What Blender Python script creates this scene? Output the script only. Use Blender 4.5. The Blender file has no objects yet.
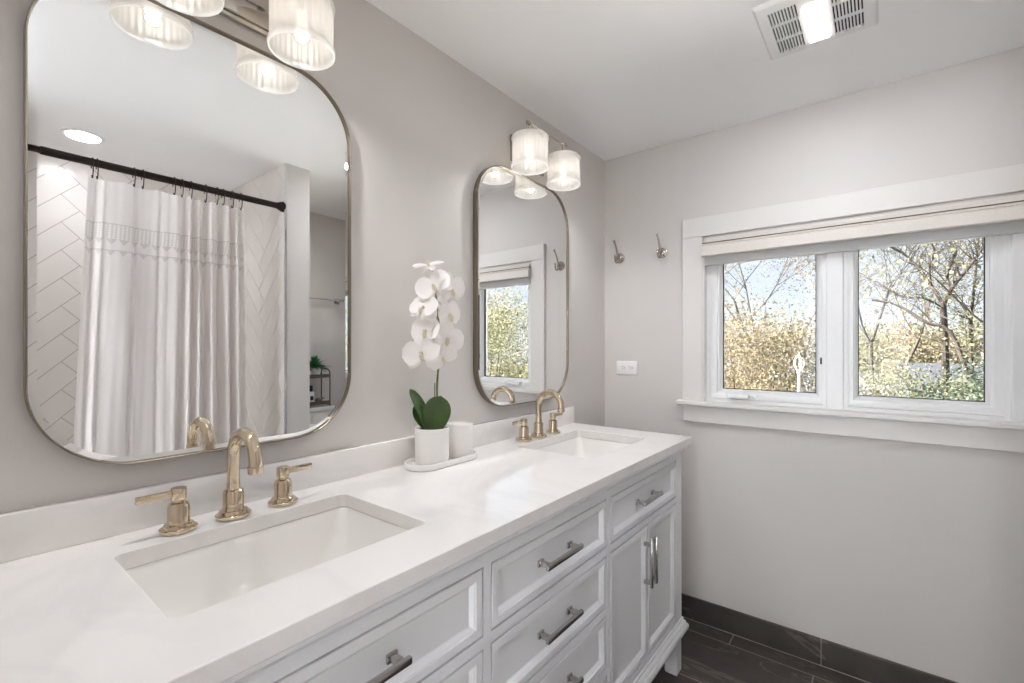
import bpy, bmesh, math, random
from mathutils import Vector, Matrix, noise
random.seed(7)
S = bpy.context.scene
COL = S.collection
PI = math.pi

# ------------------------------------------------------------------ camera
cam_data = bpy.data.cameras.new('camera')
cam = bpy.data.objects.new('camera', cam_data)
COL.objects.link(cam)
cam.location = (1.146, 0.0, 1.253)
cam.rotation_euler = (math.radians(90), 0, math.atan(369.5 / 466.1))
cam_data.sensor_fit = 'HORIZONTAL'
cam_data.sensor_width = 36
cam_data.lens = 36 * 466.1 / 1024
cam_data.shift_y = -6.0 / 1024 * -1
cam_data.clip_start = 0.02
cam_data.clip_end = 400
S.camera = cam

# ------------------------------------------------------------------ world, sun, exposure
W = bpy.data.worlds.new('sky_world')
S.world = W
W.use_nodes = True
wn = W.node_tree
wn.nodes.clear()
wo = wn.nodes.new('ShaderNodeOutputWorld')
wb = wn.nodes.new('ShaderNodeBackground')
# clear autumn sky: pale at the horizon, blue higher up (by view elevation)
tcw = wn.nodes.new('ShaderNodeTexCoord')
spw = wn.nodes.new('ShaderNodeSeparateXYZ')
sky = wn.nodes.new('ShaderNodeValToRGB')
for pos, c in ((0.0, (0.74, 0.82, 0.90, 1)), (0.09, (0.62, 0.76, 0.92, 1)), (0.20, (0.42, 0.62, 0.90, 1)), (1.0, (0.20, 0.40, 0.78, 1))):
    if pos in (0.0, 1.0):
        el = sky.color_ramp.elements[int(pos)]
    else:
        el = sky.color_ramp.elements.new(pos)
    el.position, el.color = pos, c
wb.inputs['Strength'].default_value = 0.41
wn.links.new(tcw.outputs['Generated'], spw.inputs[0])
wn.links.new(spw.outputs[2], sky.inputs[0])
wn.links.new(sky.outputs[0], wb.inputs[0])
wn.links.new(wb.outputs[0], wo.inputs[0])

sun_data = bpy.data.lights.new('sun', 'SUN')
sun = bpy.data.objects.new('sun', sun_data)
COL.objects.link(sun)
sun.rotation_euler = (math.radians(50), 0, math.radians(-72))   # high, from the left of the house
sun.location = (0, -5, 12)
sun_data.energy = 14.8
sun_data.angle = math.radians(0.6)
sun_data.color = (1.0, 0.95, 0.86)

BULB_L, SPOT_W, FAN_W, TUB_W, BED_FILL_W, BAR_FILL_W = 3.8, 3.4, 1.35, 0.9, 44.0, 110.0  # bedroom and bar wattages feed added, unseen fill lamps
S.view_settings.view_transform = 'Standard'
S.view_settings.look = 'None'
S.view_settings.gamma = 1
S.view_settings.use_curve_mapping = False
S.view_settings.exposure = 1.64
try:
    S.cycles.use_denoising = True
    S.cycles.max_bounces = 14
    S.cycles.diffuse_bounces = 7
    S.cycles.glossy_bounces = 6
    S.cycles.transmission_bounces = 8
    S.cycles.transparent_max_bounces = 16
    S.cycles.sample_clamp_indirect = 6.0
    S.cycles.caustics_reflective = False
    S.cycles.caustics_refractive = False
except Exception:
    pass

# ------------------------------------------------------------------ materials
def srgb(r, g, b):
    def c(x):
        x /= 255.0
        return x / 12.92 if x <= 0.04045 else ((x + 0.055) / 1.055) ** 2.4
    return (c(r), c(g), c(b), 1.0)

def mat(name, col, rough=0.5, metal=0.0, spec=0.5, bump=0.0, bscale=60.0, coat=0.0, vary=0.0, vscale=6.0, aniso=None):
    m = bpy.data.materials.new(name)
    m.use_nodes = True
    n = m.node_tree
    b = n.nodes['Principled BSDF']
    b.inputs['Base Color'].default_value = col
    b.inputs['Roughness'].default_value = rough
    b.inputs['Metallic'].default_value = metal
    b.inputs['Specular IOR Level'].default_value = spec
    if coat:
        b.inputs['Coat Weight'].default_value = coat
        b.inputs['Coat Roughness'].default_value = 0.04
    if vary or bump:
        tc = n.nodes.new('ShaderNodeTexCoord')
    if vary:
        nz = n.nodes.new('ShaderNodeTexNoise')
        nz.inputs['Scale'].default_value = vscale
        nz.inputs['Detail'].default_value = 4
        n.links.new(tc.outputs['Object'], nz.inputs['Vector'])
        mr = n.nodes.new('ShaderNodeMapRange')
        mr.inputs['From Min'].default_value = 0.3
        mr.inputs['From Max'].default_value = 0.7
        mr.inputs['To Min'].default_value = 1 - vary
        mr.inputs['To Max'].default_value = 1 + vary
        n.links.new(nz.outputs['Fac'], mr.inputs['Value'])
        mx = n.nodes.new('ShaderNodeMix')
        mx.data_type = 'RGBA'
        mx.blend_type = 'MULTIPLY'
        mx.inputs[0].default_value = 1
        mx.inputs[6].default_value = col
        n.links.new(mr.outputs[0], mx.inputs[7])
        n.links.new(mx.outputs[2], b.inputs['Base Color'])
    if bump:
        nb = n.nodes.new('ShaderNodeTexNoise')
        nb.inputs['Scale'].default_value = bscale
        nb.inputs['Detail'].default_value = 3
        n.links.new(tc.outputs['Object'], nb.inputs['Vector'])
        bp = n.nodes.new('ShaderNodeBump')
        bp.inputs['Strength'].default_value = bump
        bp.inputs['Distance'].default_value = 0.004
        n.links.new(nb.outputs['Fac'], bp.inputs['Height'])
        n.links.new(bp.outputs[0], b.inputs['Normal'])
    return m

def node_mat(name):
    m = bpy.data.materials.new(name)
    m.use_nodes = True
    n = m.node_tree
    b = n.nodes['Principled BSDF']
    tc = n.nodes.new('ShaderNodeTexCoord')
    return m, n, b, tc

def math_node(n, op, a, b=None, c=None):
    q = n.nodes.new('ShaderNodeMath')
    q.operation = op
    for i, v in enumerate((a, b, c)):
        if v is None:
            continue
        if isinstance(v, (int, float)):
            q.inputs[i].default_value = v
        else:
            n.links.new(v, q.inputs[i])
    return q.outputs[0]

M = {}
M['wall'] = mat('warm_grey_paint', srgb(214, 209, 205), 0.55, spec=0.3, bump=0.06, bscale=260)
M['ceiling'] = mat('white_ceiling_paint', srgb(249, 248, 247), 0.7, spec=0.2, bump=0.04, bscale=200)
M['whitewall'] = mat('white_wall_paint', srgb(240, 239, 237), 0.6)
M['bouncefloor'] = mat('pale_bounce_floor', srgb(228, 230, 232), 0.95, vary=0.05, vscale=60)
M['trim'] = mat('white_trim_paint', srgb(226, 222, 218), 0.35)
M['vinyl'] = mat('white_window_vinyl', srgb(238, 238, 238), 0.3)
M['cabinet'] = mat('cool_white_cabinet_paint', srgb(236, 236, 238), 0.38)
M['gap'] = mat('cabinet_inside', srgb(90, 88, 88), 0.8)
M['porcelain'] = mat('white_porcelain', srgb(236, 233, 229), 0.12, coat=0.4)
M['ceramic'] = mat('matte_white_ceramic', srgb(238, 235, 232), 0.45, bump=0.03, bscale=120)
M['nickel'] = mat('polished_warm_nickel', srgb(212, 196, 173), 0.08, 1.0)
M['nickel_hook'] = mat('polished_nickel', srgb(188, 181, 173), 0.1, 1.0)
M['nickel_frame'] = mat('brushed_champagne_metal', srgb(150, 139, 124), 0.28, 1.0)
M['pull'] = mat('satin_pewter', srgb(190, 186, 183), 0.2, 1.0)
M['chrome'] = mat('chrome', srgb(225, 225, 226), 0.08, 1.0)
M['bronze'] = mat('oil_rubbed_bronze', srgb(45, 37, 32), 0.42, 0.6)
M['black'] = mat('black_gasket', srgb(28, 28, 30), 0.5)
M['dark'] = mat('dark_duct', srgb(50, 46, 44), 0.8)
M['plastic'] = mat('white_plastic', srgb(240, 238, 236), 0.35)
M['slot'] = mat('socket_slot', srgb(60, 55, 52), 0.6)
M['tile'] = mat('white_glazed_tile', srgb(226, 220, 215), 0.16, coat=0.2, vary=0.02, vscale=3)
M['grout'] = mat('grey_grout', srgb(168, 160, 154), 0.9)
M['soil'] = mat('dark_bark_mulch', srgb(74, 54, 38), 0.95, bump=0.9, bscale=150, vary=0.4, vscale=90)
M['stem'] = mat('green_stem', srgb(108, 122, 66), 0.5, vary=0.3, vscale=40)
M['leaf'] = mat('waxy_orchid_leaf', srgb(60, 86, 36), 0.3, vary=0.2, vscale=25)
M['fern'] = mat('fern_green', srgb(44, 112, 62), 0.5, vary=0.35, vscale=60)
M['rack'] = mat('dark_weathered_wood', srgb(104, 88, 80), 0.6, vary=0.25, vscale=30)
M['rackmetal'] = mat('dark_brown_metal', srgb(66, 52, 46), 0.45, 0.5)
M['label'] = mat('black_label', srgb(26, 26, 28), 0.5)
M['lotion'] = mat('white_bottle_plastic', srgb(236, 236, 238), 0.25)
M['blind'] = mat('cream_linen_blind', srgb(226, 219, 211), 0.85, bump=0.25, bscale=500, vary=0.03, vscale=150)
M['blindgrey'] = mat('grey_blind_hem', srgb(196, 196, 194), 0.8, bump=0.2, bscale=500)
M['blindtrim'] = mat('taupe_piping', srgb(112, 102, 90), 0.7)

def emis(name, col, strength):
    m = bpy.data.materials.new(name)
    m.use_nodes = True
    n = m.node_tree
    n.nodes.clear()
    o = n.nodes.new('ShaderNodeOutputMaterial')
    e = n.nodes.new('ShaderNodeEmission')
    e.inputs[0].default_value = col
    e.inputs[1].default_value = strength
    n.links.new(e.outputs[0], o.inputs[0])
    return m
M['bulb'] = emis('lit_bulb', (1.0, 0.94, 0.87, 1), BULB_L)
M['lens'] = emis('lit_lens', (1.0, 0.97, 0.93, 1), 6.0)

def quartz():
    m, n, b, tc = node_mat('white_veined_quartz')
    nz = n.nodes.new('ShaderNodeTexNoise')
    nz.inputs['Scale'].default_value = 2.2
    nz.inputs['Detail'].default_value = 6
    nz.inputs['Distortion'].default_value = 1.6
    n.links.new(tc.outputs['Object'], nz.inputs['Vector'])
    d = math_node(n, 'ABSOLUTE', math_node(n, 'SUBTRACT', nz.outputs['Fac'], 0.5))
    cr = n.nodes.new('ShaderNodeValToRGB')
    cr.color_ramp.elements[0].position = 0.0
    cr.color_ramp.elements[0].color = srgb(231, 228, 225)
    cr.color_ramp.elements[1].position = 0.05
    cr.color_ramp.elements[1].color = srgb(236, 232, 229)
    n.links.new(d, cr.inputs[0])
    n.links.new(cr.outputs[0], b.inputs['Base Color'])
    b.inputs['Roughness'].default_value = 0.035
    b.inputs['Specular IOR Level'].default_value = 0.6
    return m
M['quartz'] = quartz()

def slate(name, tiled):
    m, n, b, tc = node_mat(name)
    nz = n.nodes.new('ShaderNodeTexNoise')
    nz.inputs['Scale'].default_value = 5
    nz.inputs['Detail'].default_value = 8
    nz.inputs['Roughness'].default_value = 0.65
    n.links.new(tc.outputs['Object'], nz.inputs['Vector'])
    cr = n.nodes.new('ShaderNodeValToRGB')
    e = cr.color_ramp.elements
    e[0].position, e[0].color = 0.3, srgb(54, 49, 46)
    e[1].position, e[1].color = 0.75, srgb(82, 75, 70)
    n.links.new(nz.outputs['Fac'], cr.inputs[0])
    # pale veins running diagonally
    mp = n.nodes.new('ShaderNodeMapping')
    mp.inputs['Rotation'].default_value = (0.3, 0.5, 0.7)
    mp.inputs['Scale'].default_value = (1.0, 5.0, 2.0)
    n.links.new(tc.outputs['Object'], mp.inputs[0])
    vz = n.nodes.new('ShaderNodeTexNoise')
    vz.inputs['Scale'].default_value = 1.6
    vz.inputs['Detail'].default_value = 5
    vz.inputs['Distortion'].default_value = 1.0
    n.links.new(mp.outputs[0], vz.inputs['Vector'])
    d = math_node(n, 'ABSOLUTE', math_node(n, 'SUBTRACT', vz.outputs['Fac'], 0.5))
    v = n.nodes.new('ShaderNodeMapRange')
    v.inputs['From Min'].default_value = 0.0
    v.inputs['From Max'].default_value = 0.012
    v.inputs['To Min'].default_value = 0.45
    v.inputs['To Max'].default_value = 0.0
    n.links.new(d, v.inputs['Value'])
    mx = n.nodes.new('ShaderNodeMix')
    mx.data_type = 'RGBA'
    n.links.new(v.outputs[0], mx.inputs[0])
    n.links.new(cr.outputs[0], mx.inputs[6])
    mx.inputs[7].default_value = srgb(140, 130, 122)
    last = mx.outputs[2]
    if tiled:
        br = n.nodes.new('ShaderNodeTexBrick')
        br.offset = 0.5
        br.inputs['Scale'].default_value = 1.0
        br.inputs['Mortar Size'].default_value = 0.0022
        br.inputs['Mortar Smooth'].default_value = 0.0
        br.inputs['Brick Width'].default_value = 0.61
        br.inputs['Row Height'].default_value = 0.308
        mb = n.nodes.new('ShaderNodeMapping')
        mb.inputs['Location'].default_value = (0.28, -2.135 + 0.308 * 10, 0)
        n.links.new(tc.outputs['Object'], mb.inputs[0])
        n.links.new(mb.outputs[0], br.inputs['Vector'])
        m2 = n.nodes.new('ShaderNodeMix')
        m2.data_type = 'RGBA'
        n.links.new(br.outputs['Fac'], m2.inputs[0])
        n.links.new(last, m2.inputs[6])
        m2.inputs[7].default_value = srgb(150, 142, 134)
        last = m2.outputs[2]
    n.links.new(last, b.inputs['Base Color'])
    b.inputs['Roughness'].default_value = 0.42
    return m
M['floor'] = slate('dark_slate_tile', True)
M['slate'] = slate('dark_slate_base', False)

def glass_arch(name, tint=(1, 1, 1, 1)):
    m = bpy.data.materials.new(name)
    m.use_nodes = True
    n = m.node_tree
    n.nodes.clear()
    o = n.nodes.new('ShaderNodeOutputMaterial')
    t = n.nodes.new('ShaderNodeBsdfTransparent')
    t.inputs[0].default_value = tint
    g = n.nodes.new('ShaderNodeBsdfGlossy')
    g.inputs['Roughness'].default_value = 0.01
    f = n.nodes.new('ShaderNodeFresnel')
    f.inputs[0].default_value = 1.3
    mx = n.nodes.new('ShaderNodeMixShader')
    n.links.new(f.outputs[0], mx.inputs[0])
    n.links.new(t.outputs[0], mx.inputs[1])
    n.links.new(g.outputs[0], mx.inputs[2])
    n.links.new(mx.outputs[0], o.inputs[0])
    return m
M['glass'] = glass_arch('window_glass')

def mirror_mat():
    m = bpy.data.materials.new('silver_mirror')
    m.use_nodes = True
    b = m.node_tree.nodes['Principled BSDF']
    b.inputs['Base Color'].default_value = (0.90, 0.905, 0.90, 1)
    b.inputs['Metallic'].default_value = 1
    b.inputs['Roughness'].default_value = 0.0
    return m
M['mirror'] = mirror_mat()

def shade_mat():
    m = bpy.data.materials.new('frosted_ribbed_glass')
    m.use_nodes = True
    n = m.node_tree
    n.nodes.clear()
    o = n.nodes.new('ShaderNodeOutputMaterial')
    tr = n.nodes.new('ShaderNodeBsdfTranslucent')
    tr.inputs[0].default_value = (0.95, 0.93, 0.9, 1)
    di = n.nodes.new('ShaderNodeBsdfDiffuse')
    di.inputs[0].default_value = (0.9, 0.89, 0.87, 1)
    tp = n.nodes.new('ShaderNodeBsdfTransparent')
    gl = n.nodes.new('ShaderNodeBsdfGlossy')
    gl.inputs['Roughness'].default_value = 0.15
    a = n.nodes.new('ShaderNodeMixShader')
    a.inputs[0].default_value = 0.4
    b = n.nodes.new('ShaderNodeMixShader')
    b.inputs[0].default_value = 0.18
    c = n.nodes.new('ShaderNodeMixShader')
    c.inputs[0].default_value = 0.06
    n.links.new(tr.outputs[0], a.inputs[1])
    n.links.new(di.outputs[0], a.inputs[2])
    n.links.new(a.outputs[0], b.inputs[1])
    n.links.new(tp.outputs[0], b.inputs[2])
    n.links.new(b.outputs[0], c.inputs[1])
    n.links.new(gl.outputs[0], c.inputs[2])
    n.links.new(c.outputs[0], o.inputs[0])
    return m
M['shade'] = shade_mat()

def thin(name, col, trans=0.35, rough=0.6):
    m, n, b, tc = node_mat(name)
    b.inputs['Base Color'].default_value = col
    b.inputs['Roughness'].default_value = rough
    t = n.nodes.new('ShaderNodeBsdfTranslucent')
    t.inputs[0].default_value = col
    mx = n.nodes.new('ShaderNodeMixShader')
    mx.inputs[0].default_value = trans
    o = n.nodes['Material Output']
    n.links.new(b.outputs[0], mx.inputs[1])
    n.links.new(t.outputs[0], mx.inputs[2])
    n.links.new(mx.outputs[0], o.inputs[0])
    return m
M['petal'] = thin('white_petal', srgb(250, 246, 244), 0.3)
M['lip'] = thin('cream_orchid_lip', srgb(228, 220, 192), 0.2)

def curtain_mat():
    m = thin('white_cotton_embroidered', srgb(240, 235, 233), 0.3, 0.9)
    n = m.node_tree
    b = n.nodes['Principled BSDF']
    uv = n.nodes.new('ShaderNodeUVMap')
    uv.uv_map = 'uv'
    sp = n.nodes.new('ShaderNodeSeparateXYZ')
    n.links.new(uv.outputs[0], sp.inputs[0])
    u, v = sp.outputs[0], sp.outputs[1]      # metres along the cloth, height in metres
    def band(lo, hi):
        return math_node(n, 'MULTIPLY', math_node(n, 'GREATER_THAN', v, lo), math_node(n, 'LESS_THAN', v, hi))
    fr = math_node(n, 'FRACT', math_node(n, 'MULTIPLY', u, 70))
    stripe = math_node(n, 'MULTIPLY', math_node(n, 'LESS_THAN', fr, 0.45), band(1.705, 1.765))
    fr2 = math_node(n, 'FRACT', math_node(n, 'MULTIPLY', v, 100))
    stripe = math_node(n, 'MULTIPLY', stripe, math_node(n, 'LESS_THAN', fr2, 0.75))
    # scalloped row of small tassels
    tri = math_node(n, 'ABSOLUTE', math_node(n, 'SUBTRACT', math_node(n, 'FRACT', math_node(n, 'MULTIPLY', u, 24)), 0.5))
    tas = math_node(n, 'MULTIPLY', math_node(n, 'LESS_THAN', tri, math_node(n, 'MULTIPLY', math_node(n, 'SUBTRACT', v, 1.680), 18.0)), band(1.682, 1.705))
    tas2 = math_node(n, 'MULTIPLY', math_node(n, 'LESS_THAN', tri, math_node(n, 'MULTIPLY', math_node(n, 'SUBTRACT', v, 1.634), 16.0)), band(1.635, 1.655))
    lines = math_node(n, 'ADD', band(1.765, 1.770), band(1.655, 1.660))
    tot = math_node(n, 'MINIMUM', math_node(n, 'ADD', math_node(n, 'ADD', stripe, tas), math_node(n, 'ADD', tas2, lines)), 1)
    mx = n.nodes.new('ShaderNodeMix')
    mx.data_type = 'RGBA'
    n.links.new(math_node(n, 'MULTIPLY', tot, 0.45), mx.inputs[0])
    mx.inputs[6].default_value = srgb(240, 235, 233)
    mx.inputs[7].default_value = srgb(158, 150, 142)
    n.links.new(mx.outputs[2], b.inputs['Base Color'])
    nb = n.nodes.new('ShaderNodeTexNoise')
    nb.inputs['Scale'].default_value = 350
    bp = n.nodes.new('ShaderNodeBump')
    bp.inputs['Strength'].default_value = 0.12
    bp.inputs['Distance'].default_value = 0.002
    n.links.new(nb.outputs['Fac'], bp.inputs['Height'])
    n.links.new(bp.outputs[0], b.inputs['Normal'])
    return m
M['curtain'] = curtain_mat()

def leaf_mat(name, cols, trans=0.35):
    m = thin(name, cols[0], trans, 0.6)
    n = m.node_tree
    b = n.nodes['Principled BSDF']
    b.inputs['Specular IOR Level'].default_value = 0.2
    g = n.nodes.new('ShaderNodeNewGeometry')
    cr = n.nodes.new('ShaderNodeValToRGB')
    while len(cr.color_ramp.elements) < len(cols):
        cr.color_ramp.elements.new(0.5)
    for i, c in enumerate(cols):
        cr.color_ramp.elements[i].position = i / (len(cols) - 1)
        cr.color_ramp.elements[i].color = c
    n.links.new(g.outputs['Random Per Island'], cr.inputs[0])
    n.links.new(cr.outputs[0], b.inputs['Base Color'])
    for nd in n.nodes:
        if nd.type == 'BSDF_TRANSLUCENT':
            n.links.new(cr.outputs[0], nd.inputs[0])
    return m
M['lf_gold'] = leaf_mat('golden_autumn_leaves', [srgb(127, 116, 90), srgb(140, 131, 99), srgb(139, 126, 115), srgb(109, 108, 90), srgb(147, 138, 123)], 0.4)
M['lf_pale'] = leaf_mat('pale_thin_leaves', [srgb(136, 130, 115), srgb(143, 133, 123), srgb(126, 124, 104)], 0.4)
M['lf_lime'] = leaf_mat('yellow_green_leaves', [srgb(128, 128, 97), srgb(109, 113, 87), srgb(141, 138, 112), srgb(98, 103, 83)], 0.4)
M['lf_green'] = leaf_mat('grey_green_leaves', [srgb(76, 87, 75), srgb(93, 104, 89), srgb(110, 118, 102), srgb(64, 75, 65)], 0.35)
M['lf_rust'] = leaf_mat('peach_autumn_leaves', [srgb(141, 123, 105), srgb(133, 120, 97), srgb(147, 135, 118)], 0.4)
M['lf_spruce'] = leaf_mat('silver_spruce_needles', [srgb(107, 114, 113), srgb(131, 137, 136), srgb(86, 93, 91)], 0.2)
M['bark'] = mat('grey_brown_bark', srgb(70, 62, 57), 0.9, bump=0.6, bscale=30, vary=0.25, vscale=8)
M['barkpale'] = mat('pale_bark', srgb(104, 96, 89), 0.9, bump=0.4, bscale=30, vary=0.2, vscale=8)
M['lawn'] = mat('lawn_ground', srgb(84, 86, 62), 1.0, vary=0.3, vscale=0.6)
M['roof'] = mat('grey_shingles', srgb(64, 67, 76), 0.8, vary=0.15, vscale=8)
M['siding'] = mat('grey_siding', srgb(128, 129, 130), 0.6)
M['bounce_white'] = mat('white_bounce_roof', srgb(240, 240, 238), 0.8)
M['brick'] = mat('tan_siding', srgb(124, 114, 104), 0.8)
M['pane'] = mat('dark_house_pane', srgb(60, 68, 80), 0.1)
M['whitemetal'] = mat('white_painted_metal', srgb(205, 205, 205), 0.4)

# ------------------------------------------------------------------ mesh helpers
class MB:
    def __init__(self):
        self.bm = bmesh.new()
    def _merge(self, other, mtx=None):
        if mtx is not None:
            bmesh.ops.transform(other, matrix=mtx, verts=other.verts)
        me = bpy.data.meshes.new('tmp')
        other.to_mesh(me)
        other.free()
        self.bm.from_mesh(me)
        bpy.data.meshes.remove(me)
        return self
    def box(self, a, b, bev=0.0, seg=2, mtx=None):
        t = bmesh.new()
        bmesh.ops.create_cube(t, size=1)
        for v in t.verts:
            v.co = Vector([(a[i] + b[i]) / 2 + v.co[i] * (b[i] - a[i]) for i in range(3)])
        if bev:
            bmesh.ops.bevel(t, geom=list(t.edges), offset=bev, segments=seg, affect='EDGES', profile=0.5)
        return self._merge(t, mtx)
    def lathe(self, prof, origin=(0, 0, 0), seg=40, axis='Z', rfun=None, mtx=None):
        """prof: [(r, h)...]; closed at r=0 ends"""
        t = bmesh.new()
        rings = []
        for r, h in prof:
            if r < 1e-6:
                rings.append([t.verts.new((0, 0, h))])
            else:
                ring = []
                for i in range(seg):
                    a = 2 * PI * i / seg
                    rr = rfun(r, h, a) if rfun else r
                    ring.append(t.verts.new((rr * math.cos(a), rr * math.sin(a), h)))
                rings.append(ring)
        for p, q in zip(rings[:-1], rings[1:]):
            for i in range(seg):
                j = (i + 1) % seg
                if len(p) == 1 and len(q) == 1:
                    continue
                if len(p) == 1:
                    t.faces.new((p[0], q[i], q[j]))
                elif len(q) == 1:
                    t.faces.new((p[i], p[j], q[0]))
                else:
                    t.faces.new((p[i], p[j], q[j], q[i]))
        bmesh.ops.recalc_face_normals(t, faces=t.faces)
        R = Matrix.Identity(4)
        if axis == 'Y':
            R = Matrix.Rotation(-PI / 2, 4, 'X')
        elif axis == '-Y':
            R = Matrix.Rotation(PI / 2, 4, 'X')
        elif axis == 'X':
            R = Matrix.Rotation(PI / 2, 4, 'Y')
        Mx = Matrix.Translation(origin) @ R
        if mtx is not None:
            Mx = mtx @ Mx
        return self._merge(t, Mx)
    def tube(self, pts, rad, seg=10, caps=True, mtx=None, closed=False):
        t = bmesh.new()
        pts = [Vector(p) for p in pts]
        n = len(pts)
        rads = rad if isinstance(rad, (list, tuple)) else [rad] * n
        tang = []
        for i in range(n):
            if closed:
                d = pts[(i + 1) % n] - pts[i - 1]
            else:
                d = pts[min(i + 1, n - 1)] - pts[max(i - 1, 0)]
            tang.append(d.normalized())
        ref = Vector((0, 0, 1)) if abs(tang[0].z) < 0.9 else Vector((1, 0, 0))
        nrm = tang[0].cross(ref).normalized()
        rings = []
        for i in range(n):
            nrm = (nrm - tang[i] * nrm.dot(tang[i]))
            nrm = nrm.normalized() if nrm.length > 1e-6 else tang[i].orthogonal().normalized()
            bn = tang[i].cross(nrm)
            rings.append([t.verts.new(pts[i] + (nrm * math.cos(2 * PI * k / seg) + bn * math.sin(2 * PI * k / seg)) * rads[i]) for k in range(seg)])
        m = n if closed else n - 1
        for i in range(m):
            p, q = rings[i], rings[(i + 1) % n]
            for k in range(seg):
                l = (k + 1) % seg
                t.faces.new((p[k], p[l], q[l], q[k]))
        if caps and not closed:
            t.faces.new(rings[0][::-1])
            t.faces.new(rings[-1])
        bmesh.ops.recalc_face_normals(t, faces=t.faces)
        return self._merge(t, mtx)
    def prism(self, poly, d, mtx=None, bev=0.0):
        """poly in XY, extruded along +Z by d"""
        t = bmesh.new()
        a = [t.verts.new((x, y, 0)) for x, y in poly]
        b = [t.verts.new((x, y, d)) for x, y in poly]
        t.faces.new(a[::-1])
        t.faces.new(b)
        for i in range(len(a)):
            j = (i + 1) % len(a)
            t.faces.new((a[i], a[j], b[j], b[i]))
        bmesh.ops.recalc_face_normals(t, faces=t.faces)
        if bev:
            bmesh.ops.bevel(t, geom=list(t.edges), offset=bev, segments=2, affect='EDGES', profile=0.5)
        return self._merge(t, mtx)
    def loops(self, loops, cap_first=False, cap_last=False, mtx=None, closed=True):
        t = bmesh.new()
        L = [[t.verts.new(p) for p in lp] for lp in loops]
        for p, q in zip(L[:-1], L[1:]):
            n = len(p)
            for i in range(n if closed else n - 1):
                j = (i + 1) % n
                t.faces.new((p[i], p[j], q[j], q[i]))
        if cap_first:
            t.faces.new(L[0][::-1])
        if cap_last:
            t.faces.new(L[-1])
        bmesh.ops.recalc_face_normals(t, faces=t.faces)
        return self._merge(t, mtx)
    def build(self, name, material, parent=None, smooth=True, angle=35, loc=None):
        me = bpy.data.meshes.new(name)
        self.bm.to_mesh(me)
        self.bm.free()
        if smooth:
            for p in me.polygons:
                p.use_smooth = True
            try:
                me.set_sharp_from_angle(angle=math.radians(angle))
            except Exception:
                pass
        o = bpy.data.objects.new(name, me)
        COL.objects.link(o)
        if isinstance(material, (list, tuple)):
            for x in material:
                me.materials.append(x)
        else:
            me.materials.append(material)
        if parent is not None:
            o.parent = parent
        if loc is not None:
            o.location = loc
        return o

def tag(o, label=None, cat=None, group=None, kind=None):
    if label: o['label'] = label
    if cat: o['category'] = cat
    if group: o['group'] = group
    if kind: o['kind'] = kind
    return o

def thing(name, label, cat, loc=(0, 0, 0), group=None, rz=0.0):
    o = bpy.data.objects.new(name, None)
    o.empty_display_size = 0.05
    COL.objects.link(o)
    o.location = loc
    o.rotation_euler = (0, 0, rz)
    return tag(o, label, cat, group)

def copy_tree(o, parent=None):
    c = o.copy()
    COL.objects.link(c)
    if parent is not None:
        c.parent = parent
    for ch in list(o.children):
        copy_tree(ch, c)
    return c

def struct(o):
    o['kind'] = 'structure'
    return o

def rrect(w, h, r, n=12, cx=0.0, cy=0.0):
    """rounded rectangle points, counter-clockwise"""
    pts = []
    for (sx, sy, a0) in ((1, -1, -PI / 2), (1, 1, 0), (-1, 1, PI / 2), (-1, -1, PI)):
        for i in range(n + 1):
            a = a0 + PI / 2 * i / n
            pts.append((cx + sx * (w / 2 - r) + r * math.cos(a), cy + sy * (h / 2 - r) + r * math.sin(a)))
    return pts

def holed_slab(name, outer, holes, z0, z1, bev, material, parent=None):
    cu = bpy.data.curves.new(name + '_c', 'CURVE')
    cu.dimensions = '2D'
    cu.fill_mode = 'BOTH'
    for poly in [outer] + holes:
        sp = cu.splines.new('POLY')
        sp.points.add(len(poly) - 1)
        for i, (x, y) in enumerate(poly):
            sp.points[i].co = (x, y, 0, 1)
        sp.use_cyclic_u = True
    cu.extrude = (z1 - z0) / 2 - bev
    cu.bevel_depth = bev
    cu.bevel_resolution = 2
    cu.offset = -bev
    tmp = bpy.data.objects.new(name + '_c', cu)
    COL.objects.link(tmp)
    dg = bpy.context.evaluated_depsgraph_get()
    dg.update()
    me = bpy.data.meshes.new_from_object(tmp.evaluated_get(dg))
    bpy.data.objects.remove(tmp)
    bpy.data.curves.remove(cu)
    me.name = name
    for v in me.vertices:
        v.co.z += (z0 + z1) / 2
    for p in me.polygons:
        p.use_smooth = False
    o = bpy.data.objects.new(name, me)
    COL.objects.link(o)
    me.materials.clear()
    me.materials.append(material)
    if parent is not None:
        o.parent = parent
    return o

def smooth_path(pts, sub=6):
    P = [Vector(p) for p in pts]
    out = []
    for i in range(len(P) - 1):
        p0, p1, p2, p3 = P[max(i - 1, 0)], P[i], P[i + 1], P[min(i + 2, len(P) - 1)]
        for k in range(sub):
            t = k / sub
            out.append(0.5 * ((2 * p1) + (p2 - p0) * t + (2 * p0 - 5 * p1 + 4 * p2 - p3) * t * t + (3 * p1 - p0 - 3 * p2 + p3) * t ** 3))
    out.append(P[-1])
    return out

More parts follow.
